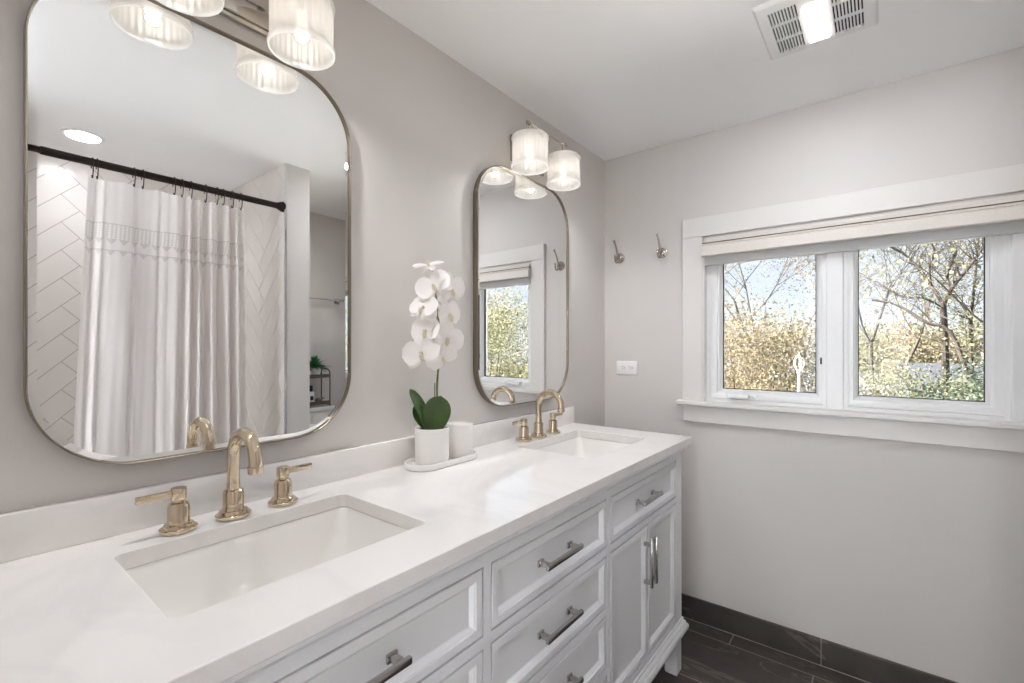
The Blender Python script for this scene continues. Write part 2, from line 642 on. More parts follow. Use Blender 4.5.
# ------------------------------------------------------------------ room shell
FZ = -0.015          # floor level
CZ_ = 2.238          # ceiling level
YB = 2.233           # window wall
XR = 2.15            # wall behind the tub and toilet
YF = -1.05           # unseen wall, its doorway added to let bedroom light in
BZ = 2.40            # ceiling of the added bedroom beyond the doorway
TH = 0.14
struct(MB().box((-TH, YF - TH, FZ - 0.1), (XR + TH, YB + TH, FZ)).build('floor', M['floor'], smooth=False))
struct(MB().box((-TH, YF - TH, CZ_), (XR + TH, YB + TH, CZ_ + 0.12)).build('ceiling', M['ceiling'], smooth=False))
struct(MB().box((-TH, YF - TH, FZ), (0, YB + TH, CZ_)).build('wall_left', M['wall'], smooth=False))
struct(MB().box((XR, YF - TH, FZ), (XR + TH, YB + TH, CZ_)).build('wall_right', M['wall'], smooth=False))
struct(MB().box((0, -0.115, FZ), (0.64, 0.018, CZ_)).build('wall_return', M['wall'], smooth=False))  # unseen return wall, added to shade the near end of the vanity
DX0, DX1, DZ = 0.50, 1.36, 2.06
struct(MB().box((-1.5, YF - TH, FZ), (DX0, YF, BZ)).box((DX1, YF - TH, FZ), (3.2, YF, BZ)).box((DX0, YF - TH, DZ), (DX1, YF, BZ)).build('wall_front', M['wall'], smooth=False))
dt = MB()
dt.box((DX0, YF - TH - 0.002, FZ), (DX0 + 0.018, YF + 0.002, DZ)).box((DX1 - 0.018, YF - TH - 0.002, FZ), (DX1, YF + 0.002, DZ)).box((DX0, YF - TH - 0.002, DZ - 0.018), (DX1, YF + 0.002, DZ))
dt.box((DX0 - 0.075, YF, FZ), (DX0 + 0.006, YF + 0.016, DZ - 0.006)).box((DX1 - 0.006, YF, FZ), (DX1 + 0.0, YF + 0.016, DZ - 0.006)).box((DX0 - 0.075, YF, DZ - 0.006), (DX1, YF + 0.016, DZ + 0.075))
struct(dt.build('trim_8', M['trim'], smooth=False))
# unseen bedroom, added to send fill light through the doorway
YB2 = -4.2
struct(MB().box((-1.5, YB2, FZ - 0.1), (3.2, YF - TH, FZ)).build('floor_added_bedroom', M['bouncefloor'], smooth=False))  # kept pale to bounce the added lamps' light onto the bathroom ceiling
struct(MB().box((-1.5, YB2, BZ), (3.2, YF, BZ + 0.1)).build('ceiling_added_bedroom', M['ceiling'], smooth=False))
struct(MB().box((-1.6, YB2, FZ), (-1.5, YF, BZ)).box((3.2, YB2, FZ), (3.3, YF, BZ)).box((-1.6, YB2 - 0.1, FZ), (3.3, YB2, BZ)).build('wall_added_bedroom', M['whitewall'], smooth=False))

# window wall with its opening
WX0, WX1, WZ0, WZ1 = 0.503, 2.010, 0.995, 1.752
wb_ = MB()
wb_.box((0, YB, FZ), (WX0, YB + TH, CZ_)).box((WX1, YB, FZ), (XR, YB + TH, CZ_))
wb_.box((WX0, YB, FZ), (WX1, YB + TH, WZ0)).box((WX0, YB, WZ1), (WX1, YB + TH, CZ_))
struct(wb_.build('wall_back', M['wall'], smooth=False))
# partitions at both ends of the tub
struct(MB().box((1.384, 1.203, FZ), (XR, 1.332, CZ_)).build('wall_partition', M['wall'], smooth=False))
struct(MB().box((1.384, -0.46, FZ), (XR, -0.326, CZ_)).build('wall_partition_front', M['wall'], smooth=False))
# dark slate baseboard along the window wall, tile joints as grooves
bb = MB()
x = 0.0
for x2 in (0.345, 0.957, 1.567, XR):
    bb.box((x + 0.0012, YB - 0.011, FZ), (x2 - 0.0012, YB, 0.089), 0.0012, 1)
    x = x2
struct(bb.build('baseboard_back', M['slate'], smooth=False))
struct(MB().box((0, YB - 0.0085, FZ), (XR, YB, 0.0885)).box((0, YB - 0.0145, FZ - 0.001), (XR, YB - 0.0085, FZ + 0.0012)).build('baseboard_grout', M['grout'], smooth=False)).name = 'trim_5'
struct(MB().box((0, YF + 0.02, FZ), (0.011, -0.118, 0.089), 0.0015, 1).build('baseboard_left', M['slate'], smooth=False))

# herringbone tile on the tub walls (real tiles, 10 x 30 cm, laid at 45 degrees)
def clip(poly, x0, x1, y0, y1):
    for ax, lim, sg in ((0, x0, 1), (0, x1, -1), (1, y0, 1), (1, y1, -1)):
        out = []
        for i in range(len(poly)):
            p, q = poly[i - 1], poly[i]
            dp, dq = sg * (p[ax] - lim), sg * (q[ax] - lim)
            if (dp >= 0) != (dq >= 0):
                t = dp / (dp - dq)
                out.append((p[0] + (q[0] - p[0]) * t, p[1] + (q[1] - p[1]) * t))
            if dq >= 0:
                out.append(q)
        poly = out
        if len(poly) < 3:
            return None
    return poly

def herringbone(W_, H_, shift, mtx, name):
    w, n, g = 0.1, 3, 0.0015
    L = n * w
    mb = MB()
    c = math.sqrt(0.5)
    for k in range(-60, 60):
        for b in range(-12, 12):
            ox, oy = k * w + b * L, k * w - b * L
            for (a0, b0, a1, b1) in ((ox, oy, ox + L, oy + w), (ox, oy + w, ox + w, oy + w + L)):
                a0 += g; b0 += g; a1 -= g; b1 -= g
                poly = [((px - py) * c + shift[0], (px + py) * c + shift[1]) for px, py in ((a0, b0), (a1, b0), (a1, b1), (a0, b1))]
                poly = clip(poly, 0, W_, 0, H_)
                if poly and len(poly) >= 3:
                    ar = abs(sum(poly[i - 1][0] * poly[i][1] - poly[i][0] * poly[i - 1][1] for i in range(len(poly)))) / 2
                    if ar > 2e-4:
                        mb.prism(poly, 0.004)
    bmesh.ops.transform(mb.bm, matrix=mtx, verts=mb.bm.verts)
    o = mb.build(name, M['tile'], smooth=False)
    return struct(o)

HT = CZ_ - FZ - 0.001
# back wall of the tub: faces -X
mtx = Matrix(((0, 0, -1, XR - 0.004), (1, 0, 0, -0.326), (0, 1, 0, FZ), (0, 0, 0, 1)))
herringbone(1.203 + 0.326, HT, (0.615, 0.065), mtx, 'wall_tub_tile')
struct(MB().box((XR - 0.0065, -0.326, FZ), (XR, 1.203, CZ_)).build('wall_tub_grout', M['grout'], smooth=False))
# partition face that looks back towards the camera: faces -Y
mtx = Matrix(((1, 0, 0, 1.394), (0, 0, -1, 1.203 - 0.004), (0, 1, 0, FZ), (0, 0, 0, 1)))
herringbone(XR - 1.394 - 0.006, HT, (0.30, 0.04), mtx, 'wall_tub_end_tile')
struct(MB().box((1.394, 1.203 - 0.0065, FZ), (XR - 0.006, 1.203, CZ_)).build('wall_tub_end_grout', M['grout'], smooth=False))
# chrome edge strip where the tile stops
struct(MB().box((1.382, 1.193, FZ), (1.394, 1.204, CZ_), 0.001, 1).build('trim_1', M['chrome'], smooth=False))

# ------------------------------------------------------------------ window
YC = 2.215           # face of the casing
cs = MB()
cs.box((0.413, YC, WZ0 - 0.001), (0.503, YB, 1.762), 0.0015, 1)
cs.box((2.010, YC, WZ0 - 0.001), (2.100, YB, 1.762), 0.0015, 1)
struct(cs.build('trim_2', M['trim'], smooth=False))
struct(MB().box((0.413, YC - 0.001, 1.7625), (2.100, YB, 1.851), 0.0015, 1).build('trim_3', M['trim'], smooth=False))
st = MB()
st.box((0.388, 2.190, 0.987), (2.125, 2.262, 1.006), 0.004, 2)       # stool
st.box((0.417, 2.216, 0.911), (2.096, YB, 0.9865), 0.0015, 1)       # apron
struct(st.build('trim_4', M['trim'], smooth=False))
jb = MB()
jb.box((0.503, YC + 0.004, 1.006), (0.511, YB + TH, WZ1)).box((2.002, YC + 0.004, 1.006), (2.010, YB + TH, WZ1))
jb.box((0.503, YC + 0.004, WZ1 - 0.008), (2.010, YB + TH, WZ1))
jb.box((0.503, 2.262, WZ0), (2.010, YB + TH, 1.006))
struct(jb.build('window_jamb', M['trim'], smooth=False)).name = 'trim_6'

def rect_ring(mb, x0, x1, z0, z1, prof):
    """sweep prof [(inset, y)...] round a rectangle in XZ"""
    L = []
    for ins, y in prof:
        L.append([(x0 + ins, y, z0 + ins), (x1 - ins, y, z0 + ins), (x1 - ins, y, z1 - ins), (x0 + ins, y, z1 - ins)])
    L.append(L[0])
    return mb.loops(L)

# fixed outer frame and mullion, shared by both windows
fr = MB()
rect_ring(fr, 0.511, 0.974, 1.006, WZ1 - 0.008, [(0, 2.255), (0.014, 2.255), (0.014, 2.272), (0.026, 2.272), (0.026, 2.33), (0, 2.33)])
for xa, xb in ((1.028, 1.485), (1.539, 2.002)):
    rect_ring(fr, xa, xb, 1.006, WZ1 - 0.008, [(0, 2.255), (0.014, 2.255), (0.014, 2.272), (0.026, 2.272), (0.026, 2.33), (0, 2.33)])
for xa in (0.9735, 1.4845):
    fr.box((xa, 2.240, 1.006), (xa + 0.055, 2.33, WZ1 - 0.008), 0.003, 2)
struct(fr.build('window_frame', M['vinyl'], smooth=False)).name = 'trim_7'

def sash(name, x0, x1, gx0, gx1, gz0):
    z0, z1 = 1.022, WZ1 - 0.024
    root = MB()
    L = []
    gz1 = z1 - (gz0 - z0)
    def rc(a0, a1, b0, b1, y):
        return [(a0, y, b0), (a1, y, b0), (a1, y, b1), (a0, y, b1)]
    def lerp(t):
        return (x0 + (gx0 - x0) * t, x1 + (gx1 - x1) * t, z0 + (gz0 - z0) * t, z1 + (gz1 - z1) * t)
    seq = [(0, 2.315), (0, 2.262), (0.35, 2.259), (0.62, 2.259), (0.64, 2.266), (0.80, 2.268), (0.82, 2.276), (1, 2.284), (1, 2.315), (0, 2.315)]
    for t, y in seq:
        L.append(rc(*lerp(t), y))
    root.loops(L)
    o = root.build(name, M['vinyl'], smooth=False)
    struct(o)
    gk = MB()
    rect_ring(gk, gx0 - 0.001, gx1 + 0.001, gz0 - 0.001, gz1 + 0.001, [(0, 2.2835), (0.0035, 2.286), (0.0035, 2.30), (0, 2.30)])
    gk.build('gasket', M['black'], o, smooth=False)
    MB().box((gx0 + 0.001, 2.291, gz0 + 0.001), (gx1 - 0.001, 2.295, gz1 - 0.001)).build('glass', M['glass'], o, smooth=False)
    return o
w1 = sash('window_1', 0.522, 0.966, 0.574, 0.935, 1.064)
w2 = sash('window_2', 1.036, 1.477, 1.0735, 1.4275, 1.063)
w3 = sash('window_3', 1.547, 1.991, 1.586, 1.939, 1.064)
# folding crank on the casement, its cover and the latch slot
ck = MB()
ck.box((0.602, 2.226, 1.028), (0.692, 2.2585, 1.049), 0.008, 3)
ck.tube(smooth_path([(0.655, 2.240, 1.047), (0.680, 2.236, 1.051), (0.705, 2.232, 1.047), (0.722, 2.229, 1.032)], 3), 0.0062, 10)
ck.build('crank', M['vinyl'], w1)
lt = MB().box((0.951, 2.2525, 1.185), (0.957, 2.260, 1.212), 0.001, 1)
lt.build('latch', M['black'], w1, smooth=False)

# ------------------------------------------------------------------ blind
bl = thing('roman_blind', 'cream fabric blind drawn up at the top of the window', 'window blind', (1.0, 2.20, 1.72))
def yz_prism(x0, x1, poly):
    """extrude a YZ outline along X"""
    mb = MB()
    mb.loops([[(x0, y, z) for y, z in poly], [(x1, y, z) for y, z in poly]], True, True)
    return mb
def local(o, root):
    o.matrix_parent_inverse = Matrix.Translation(root.location).inverted()
    return o
fold = [(2.186, 1.668), (2.190, 1.664), (2.205, 1.664), (2.214, 1.690), (2.214, 1.712), (2.198, 1.714), (2.192, 1.709)]
local(yz_prism(0.506, 2.007, fold).build('fabric_fold', M['blind'], bl, angle=20), bl)
local(MB().box((0.508, 2.193, 1.7142), (2.005, 2.2135, 1.722), 0.002, 2).build('fabric_band', M['blind'], bl), bl)
local(MB().box((0.507, 2.1925, 1.7225), (2.006, 2.24, 1.7265), 0.001, 1).build('piping', M['blindtrim'], bl), bl)
local(MB().box((0.513, 2.206, 1.727), (2.000, 2.25, 1.743), 0.002, 1).build('headrail', M['blind'], bl), bl)
hem = [(2.2165, 1.632), (2.220, 1.627), (2.236, 1.627), (2.240, 1.632), (2.240, 1.72), (2.2165, 1.72)]
local(yz_prism(0.512, 2.001, hem).build('hem', M['blindgrey'], bl, angle=20), bl)

# ------------------------------------------------------------------ vanity
XF = 0.530
van = thing('bathroom_vanity', 'white double vanity cabinet with shaker drawers under the quartz top', 'vanity', (0.265, 0.962, FZ))
def vl(o):
    return local(o, van)
VY0, VY1 = 0.075, 1.849
VZ0, VZ1 = 0.200, 0.868
OP = []      # openings in the face frame: (y0, y1, z0, z1, what)
for (a, b_) in ((0.137, 0.687), (1.237, 1.787)):
    OP.append((a, b_, 0.681, 0.820, 'drawer'))
    mid = (a + b_) / 2
    OP.append((a, mid, 0.218, 0.658, 'doorL'))
    OP.append((mid, b_, 0.218, 0.658, 'doorR'))
for (z0, z1) in ((0.681, 0.820), (0.509, 0.658), (0.338, 0.487), (0.218, 0.316)):
    OP.append((0.709, 1.215, z0, z1, 'drawer'))
# carcass sides, back and bottom
ca = MB()
ca.box((0.012, VY0, VZ0), (XF - 0.02, VY0 + 0.018, VZ1)).box((0.012, VY1 - 0.018, VZ0), (XF - 0.02, VY1, VZ1))
ca.box((0.012, VY0 + 0.018, VZ0), (0.022, VY1 - 0.018, VZ1)).box((0.022, VY0 + 0.018, VZ0), (XF - 0.02, VY1 - 0.018, VZ0 + 0.016))
ca.box((0.022, 0.689, VZ0 + 0.016), (XF - 0.02, 0.707, VZ1)).box((0.022, 1.217, VZ0 + 0.016), (XF - 0.02, 1.235, VZ1))
vl(ca.build('carcass', M['cabinet'], van, smooth=False))
# face frame
ff = MB()
def fb(y0, y1, z0, z1):
    ff.box((XF - 0.02, y0, z0), (XF, y1, z1))
fb(VY0, 0.137, VZ0, VZ1); fb(1.787, VY1, VZ0, VZ1); fb(0.687, 0.709, VZ0, VZ1); fb(1.215, 1.237, VZ0, VZ1)
for (a, b_) in ((0.137, 0.687), (1.237, 1.787)):
    fb(a, b_, 0.820, VZ1); fb(a, b_, 0.658, 0.681); fb(a, b_, VZ0, 0.218)
for (z0, z1) in ((0.820, VZ1), (0.658, 0.681), (0.487, 0.509), (0.316, 0.338), (VZ0, 0.218)):
    fb(0.709, 1.215, z0, z1)
vl(ff.build('face_frame', M['cabinet'], van, smooth=False))
# mouldings
def wrap_mould(prof, y0, y1, xf, name):
    """prof [(out, z)]; runs along the left end, the front and the right end"""
    L = []
    for out, z in prof:
        L.append([(0.012, y0 - out, z), (xf + out, y0 - out, z), (xf + out, y1 + out, z), (0.012, y1 + out, z)])
    mb = MB()
    mb.loops(L + [L[0]], closed=False)
    t0 = [l[0] for l in L]; t1 = [l[-1] for l in L]
    for tt in (t0, t1):
        vs = [mb.bm.verts.new(p) for p in tt]
        mb.bm.faces.new(vs)
    bmesh.ops.remove_doubles(mb.bm, verts=mb.bm.verts, dist=1e-6)
    bmesh.ops.recalc_face_normals(mb.bm, faces=mb.bm.faces)
    return vl(mb.build(name, M['cabinet'], van, smooth=True, angle=25))
wrap_mould([(0.0002, 0.838), (0.004, 0.838), (0.005, 0.846), (0.010, 0.853), (0.017, 0.858), (0.018, 0.8685), (0.0002, 0.8685)], VY0, VY1, XF, 'crown_molding')
wrap_mould([(0.0002, 0.195), (0.005, 0.195), (0.006, 0.186), (0.011, 0.181), (0.0135, 0.177), (0.0135, 0.172), (0.017, 0.170), (0.021, 0.164), (0.0225, 0.156), (0.021, 0.148), (0.016, 0.141), (0.0002, 0.140)], VY0, VY1, XF, 'base_molding')
bt = MB().box((0.03, VY0 + 0.001, 0.140), (XF - 0.001, VY1 - 0.001, VZ0 - 0.0005))
vl(bt.build('plinth', M['cabinet'], van, smooth=False))
for (lx, ly) in ((0.482, 1.799), (0.482, 0.077), (0.02, 1.799), (0.02, 0.077), (0.482, 0.94)):
    lg = MB()
    b0 = 0.004
    lg.loops([[(lx + b0, ly + b0, FZ), (lx + 0.048 - b0, ly + b0, FZ), (lx + 0.048 - b0, ly + 0.048 - b0, FZ), (lx + b0, ly + 0.048 - b0, FZ)],
              [(lx, ly, FZ + 0.006), (lx + 0.048, ly, FZ + 0.006), (lx + 0.048, ly + 0.048, FZ + 0.006), (lx, ly + 0.048, FZ + 0.006)],
              [(lx, ly, 0.1405), (lx + 0.048, ly, 0.1405), (lx + 0.048, ly + 0.048, 0.1405), (lx, ly + 0.048, 0.1405)]], True, True)
    vl(lg.build('leg', M['cabinet'], van, smooth=False))

def shaker(y0, y1, z0, z1):
    mb = MB()
    g = 0.004
    y0 += g; y1 -= g; z0 += g; z1 -= g
    def R(i, x):
        return [(x, y0 + i, z0 + i), (x, y1 - i, z0 + i), (x, y1 - i, z1 - i), (x, y0 + i, z1 - i)]
    xf = XF + 0.0005
    mb.loops([R(0, xf - 0.065), R(0, xf - 0.001), R(0.001, xf), R(0.0175, xf), R(0.0190, xf - 0.003), R(0.0215, xf - 0.0038),
              R(0.0265, xf - 0.009), R(0.0285, xf - 0.0105)], True, True)
    return mb
def pull(c, L, vertical, parent):
    """square bar pull: two post feet and a bar with turned-in ends"""
    mb = MB()
    h = L / 2
    x0 = XF - 0.0095
    for s in (-1, 1):
        q = s * (h - 0.016)
        def bx(a, b, bev):
            if vertical:
                mb.box((a[0], c[0] + a[1], c[1] + a[2]), (b[0], c[0] + b[1], c[1] + b[2]), bev, 2)
            else:
                mb.box((a[0], c[0] + a[2], c[1] + a[1]), (b[0], c[0] + b[2], c[1] + b[1]), bev, 2)
        bx((x0, -0.0075, q - 0.0105), (x0 + 0.005, 0.0075, q + 0.0105), 0.001)
        bx((x0 + 0.004, -0.0052, q - 0.007), (x0 + 0.028, 0.0052, q + 0.007), 0.0015)
    bx((x0 + 0.026, -0.0062, -h), (x0 + 0.0355, 0.0062, h), 0.0022)
    return vl(mb.build('handle', M['pull'], parent))
for (y0, y1, z0, z1, k) in OP:
    nm = 'drawer' if k == 'drawer' else 'door'
    d = vl(shaker(y0, y1, z0, z1).build(nm, M['cabinet'], van, smooth=False))
    if k == 'drawer':
        hcen = ((y0 + y1) / 2, (z0 + z1) / 2)
        p = pull((hcen[0] - 0.004, hcen[1]), 0.160, False, d)
    else:
        yy = y1 - 0.020 if k == 'doorL' else y0 + 0.020
        p = pull((yy, 0.538), 0.158, True, d)
    p.parent = d
    p.matrix_parent_inverse = Matrix.Identity(4)

# countertop with two undermount cut-outs
SA = (0.415, 0.277)   # sink centres (y, x)
SB = (1.529, 0.277)
ct = thing('vanity_countertop', 'glossy white quartz countertop with two sink cut-outs on the vanity', 'countertop', (0.278, 0.962, 0.870))
outer = [(0.001, 0.034), (0.556, 0.034), (0.556, 1.890), (0.001, 1.890)]
def hole(s):
    return [(x, y) for x, y in rrect(0.302, 0.432, 0.014, 5, s[1], s[0])][::-1]
local(holed_slab('slab', outer, [hole(SA), hole(SB)], 0.870, 0.900, 0.0018, M['quartz'], ct), ct)
local(MB().box((0.0005, 0.034, 0.9002), (0.020, 1.889, 0.978), 0.0018, 2).build('backsplash', M['quartz'], ct), ct)

def sink(s, label):
    r = thing('undermount_sink', label, 'sink', (s[1], s[0], 0.80), 'undermount sinks')
    def lp(w, h, rad, z):
        return [(x, y, z - 0.80) for x, y in rrect(w, h, rad, 6)]
    mb = MB()
    mb.loops([lp(0.340, 0.470, 0.03, 0.869), lp(0.306, 0.436, 0.02, 0.869), lp(0.300, 0.430, 0.022, 0.864), lp(0.286, 0.412, 0.030, 0.82),
              lp(0.262, 0.37, 0.045, 0.762), lp(0.235, 0.33, 0.055, 0.745), lp(0.14, 0.22, 0.06, 0.738), lp(0.05, 0.05, 0.0249, 0.735),
              lp(0.05, 0.05, 0.0249, 0.722), lp(0.16, 0.24, 0.07, 0.726), lp(0.25, 0.35, 0.06, 0.735), lp(0.29, 0.40, 0.05, 0.765), lp(0.31, 0.44, 0.035, 0.855), lp(0.340, 0.470, 0.03, 0.859), lp(0.340, 0.470, 0.03, 0.869)])
    mb.build('basin', M['porcelain'], r, angle=50)
    MB().lathe([(0, -0.0615), (0.016, -0.0615), (0.0225, -0.0635), (0.0235, -0.067), (0.012, -0.075), (0, -0.075)], seg=28).build('drain', M['nickel'], r)
    return r
sink(SA, 'rectangular white sink basin at the near end of the vanity')
sink(SB, 'rectangular white sink basin near the window wall')

# ------------------------------------------------------------------ faucets
def faucet(yc, label):
    r = thing('faucet', label, 'faucet', (0.084, yc, 0.900), 'nickel widespread faucets')
    mb = MB()
    mb.lathe([(0, 0), (0.031, 0), (0.033, 0.002), (0.033, 0.007), (0.031, 0.009), (0.027, 0.0095), (0.026, 0.015), (0.0205, 0.017),
              (0.0195, 0.022), (0.0195, 0.052), (0.018, 0.056), (0.0130, 0.0585), (0.0125, 0.07)], seg=36)
    path = [(0, 0, 0.055), (0, 0, 0.09), (0, 0, 0.127)]
    R = 0.0525
    for i in range(1, 25):
        a = PI - (PI + 0.10) * i / 24
        path.append((R + R * math.cos(a), 0, 0.127 + R * math.sin(a)))
    end = Vector(path[-1]); dr = (Vector(path[-1]) - Vector(path[-2])).normalized()
    path.append(tuple(end + dr * 0.004))
    mb.tube(path, 0.0122, 20)
    e2 = end + dr * 0.004
    mb.tube([e2 - dr * 0.004, e2 - dr * 0.003, e2 + dr * 0.010, e2 + dr * 0.011], [0.0122, 0.0140, 0.0140, 0.0125], 24)
    mb.build('spout', M['nickel'], r, angle=40)
    for s in (-1, 1):
        h = MB()
        y = s * 0.1 + 0.003
        h.lathe([(0, 0), (0.029, 0), (0.031, 0.002), (0.031, 0.007), (0.029, 0.009), (0.025, 0.0095), (0.024, 0.015), (0.0195, 0.017),
                 (0.0185, 0.021), (0.0185, 0.047), (0.016, 0.054), (0.0115, 0.0565), (0.0105, 0.063), (0, 0.063)], (0, y, 0), 32)
        h.lathe([(0, 0.061), (0.0125, 0.061), (0.0135, 0.063), (0.0135, 0.081), (0.0125, 0.083), (0, 0.083)], (0, y, 0), 28)
        hd = h.build('valve_body', M['nickel'], r, angle=40)
        lv = MB()
        lv.box((-0.0045, min(y - s * 0.012, y + s * 0.067), 0.0665), (0.0045, max(y - s * 0.012, y + s * 0.067), 0.0795), 0.0012, 2)
        lv.build('lever', M['nickel'], hd)
    return r
faucet(0.402, 'warm nickel gooseneck faucet with two levers at the near sink')
faucet(1.509, 'warm nickel gooseneck faucet with two levers at the sink near the window wall')

# ------------------------------------------------------------------ mirrors
def mirror(yc, label):
    w, h, r, zc = 0.612, 0.912, 0.155, 1.4855
    rt = thing('wall_mirror', label, 'mirror', (0, yc, zc), 'rounded mirrors over the vanity')
    def L(ins, x):
        return [(x, y, z) for y, z in rrect(w - 2 * ins, h - 2 * ins, r - ins, 20)]
    f = MB()
    f.loops([L(0, 0.0005), L(0, 0.0235), L(0.0006, 0.0243), L(0.0024, 0.0243), L(0.003, 0.0235), L(0.003, 0.0170), L(0.009, 0.004), L(0.009, 0.0005), L(0, 0.0005)])
    f.build('frame', M['nickel_frame'], rt, angle=30)
    g = MB()
    g.loops([L(0.0032, 0.0176), L(0.0145, 0.0186)], False, True)
    g.build('glass', M['mirror'], rt, smooth=False)
    return rt
mirror(0.411, 'rounded metal-framed mirror above the near sink, reflecting the shower curtain')
mirror(1.527, 'rounded metal-framed mirror beside the window wall, reflecting the window')

# ------------------------------------------------------------------ wall lights
def sconce(yc, label):
    r = thing('vanity_light', label, 'wall light', (0, yc, 1.9915), 'two-shade vanity lights')
    p = MB()
    p.box((0.0005, -0.112, -0.004), (0.012, 0.112, 0.100), 0.003, 2).box((0.011, -0.102, 0.006), (0.020, 0.102, 0.090), 0.003, 2)
    p.build('backplate', M['nickel_hook'], r)
    a = MB()
    a.tube([(0.018, 0, 0.05), (0.05, 0, 0.055), (0.080, 0, 0.080), (0.100, 0, 0.108)], 0.007, 12)
    a.tube([(0.104, -0.129, 0.110), (0.104, 0.129, 0.110)], 0.0045, 14)
    for s in (-1, 1):
        a.lathe([(0, -0.012), (0.006, -0.011), (0.0095, -0.006), (0.0095, 0.006), (0.006, 0.011), (0, 0.012)], (0.104, s * 0.126, 0.110), 20, 'Y')
    a.build('arm', M['nickel_hook'], r)
    for s in (-1, 1):
        y = s * 0.1185
        sh = MB()
        def rib(rr, hh, an):
            k = 1.0 if -0.050 < hh < 0.048 else 0.0
            return rr + k * 0.0009 * math.sin(an * 28)
        hs = [-0.048 + 0.096 * i / 6 for i in range(7)]
        prof = [(0.0, 0.0635), (0.020, 0.0635), (0.060, 0.0625), (0.0655, 0.060), (0.070, 0.056), (0.0712, 0.051), (0.0698, 0.0475), (0.0672, 0.045)]
        prof += [(0.0668, z) for z in (0.03, 0.0, -0.03, -0.040)]
        prof += [(0.0685, -0.0445), (0.0708, -0.049), (0.0716, -0.055), (0.0705, -0.061), (0.0690, -0.0625), (0.0672, -0.061),
                 (0.0672, -0.055), (0.0655, -0.046), (0.0640, -0.040)]
        prof += [(0.0638, z) for z in (-0.03, 0.0, 0.03, 0.045)]
        prof += [(0.064, 0.054), (0.058, 0.0595), (0.020, 0.0605), (0.0, 0.0605)]
        sh.lathe(prof, (0.104, y, 0), 112, rfun=rib)
        so = sh.build('shade', M['shade'], r, angle=60)
        h = MB()
        h.lathe([(0, 0.108), (0.006, 0.106), (0.007, 0.080), (0.018, 0.076), (0.020, 0.064), (0, 0.0638)], (0.104, y, 0), 24)
        h.lathe([(0, 0.0602), (0.016, 0.060), (0.016, 0.030), (0.014, 0.028), (0, 0.028)], (0.104, y, 0), 24)
        h.build('holder', M['nickel'], r)
        b = MB()
        b.lathe([(0.008, 0.030), (0.0095, 0.016), (0.0150, -0.002), (0.0165, -0.016), (0.013, -0.030), (0.006, -0.0375), (0, -0.039)], (0.104, y, 0), 20)
        b.build('bulb', M['bulb'], r)
        ld = bpy.data.lights.new('bulb_light', 'SPOT')      # what leaves through the open bottom of the shade
        ld.energy = SPOT_W
        ld.color = (0.97, 0.985, 1.0)
        ld.spot_size = math.radians(165)
        ld.spot_blend = 1.0
        ld.shadow_soft_size = 0.012
        lo = bpy.data.objects.new('bulb_light', ld)
        COL.objects.link(lo)
        lo.parent = r
        lo.location = (0.104, y, -0.041)
    return r
sconce(0.4205, 'nickel wall light with two ribbed glass shades above the near mirror')
sconce(1.543, 'nickel wall light with two ribbed glass shades beside the window wall')

# ------------------------------------------------------------------ ceiling fixtures
fan = thing('exhaust_fan', 'white square ceiling exhaust fan with lit centre lens', 'exhaust fan', (0.9945, 1.6425, CZ_))
def in_fan(y0, y1, x0, x1, z0, z1, mb, bev=0.0):
    mb.box((x0 - 0.9945, y0 - 1.6425, z0), (x1 - 0.9945, y1 - 1.6425, z1), bev, 1)
SL = []
for side in (0, 1):
    x0, x1 = ((0.882, 0.956) if side == 0 else (1.033, 1.107))
    nsl = 9
    for i in range(nsl):
        xc = x0 + (x1 - x0) * (i + 0.5) / nsl
        SL.append(xc)
g = MB()
hw = 0.0021
edges = [0.858]
for xc in SL:
    in_fan(1.500, 1.785, edges[-1], xc - hw, -0.012, -0.0005, g)
    edges.append(xc + hw)
# the central bay is cut out for the lens
in_fan(1.500, 1.785, edges[-1], 1.131, -0.012, -0.0005, g)
for a, b_ in ((0.882, 0.956), (1.033, 1.107)):
    for (y0, y1) in ((1.500, 1.535), (1.607, 1.611), (1.688, 1.692), (1.766, 1.785)):
        in_fan(y0, y1, a - 0.004, b_ + 0.004, -0.0118, -0.001, g)
rect = [(-0.1365, -0.1425), (0.1365, -0.1425), (0.1365, 0.1425), (-0.1365, 0.1425)]
g.loops([[(x_ * 1.0, y_ * 1.0, -0.012) for x_, y_ in rect], [(x_ * 1.03, y_ * 1.03, -0.009) for x_, y_ in rect], [(x_ * 1.06, y_ * 1.06, -0.0005) for x_, y_ in rect]])
g.build('grille', M['plastic'], fan, smooth=False)
dk = MB()
in_fan(1.51, 1.78, 0.872, 0.964, -0.004, -0.0009, dk); in_fan(1.51, 1.78, 1.025, 1.117, -0.004, -0.0009, dk)
dk.build('duct', M['dark'], fan, smooth=False)
le = MB()
in_fan(1.560, 1.756, 0.968, 1.021, -0.0150, -0.0121, le, 0.001)
le.build('lens', M['lens'], fan)
def area(name, loc, sx, sy, watts, parent, col=(0.94, 0.99, 1.065), shape='RECTANGLE'):
    ld = bpy.data.lights.new(name, 'AREA')
    ld.shape = shape
    ld.size, ld.size_y = sx, sy
    ld.energy = watts
    ld.color = col
    o = bpy.data.objects.new(name, ld)
    COL.objects.link(o)
    o.location = loc
    return o
area('fan_lamp', (0.9945, 1.658, CZ_ - 0.018), 0.05, 0.19, FAN_W, fan)

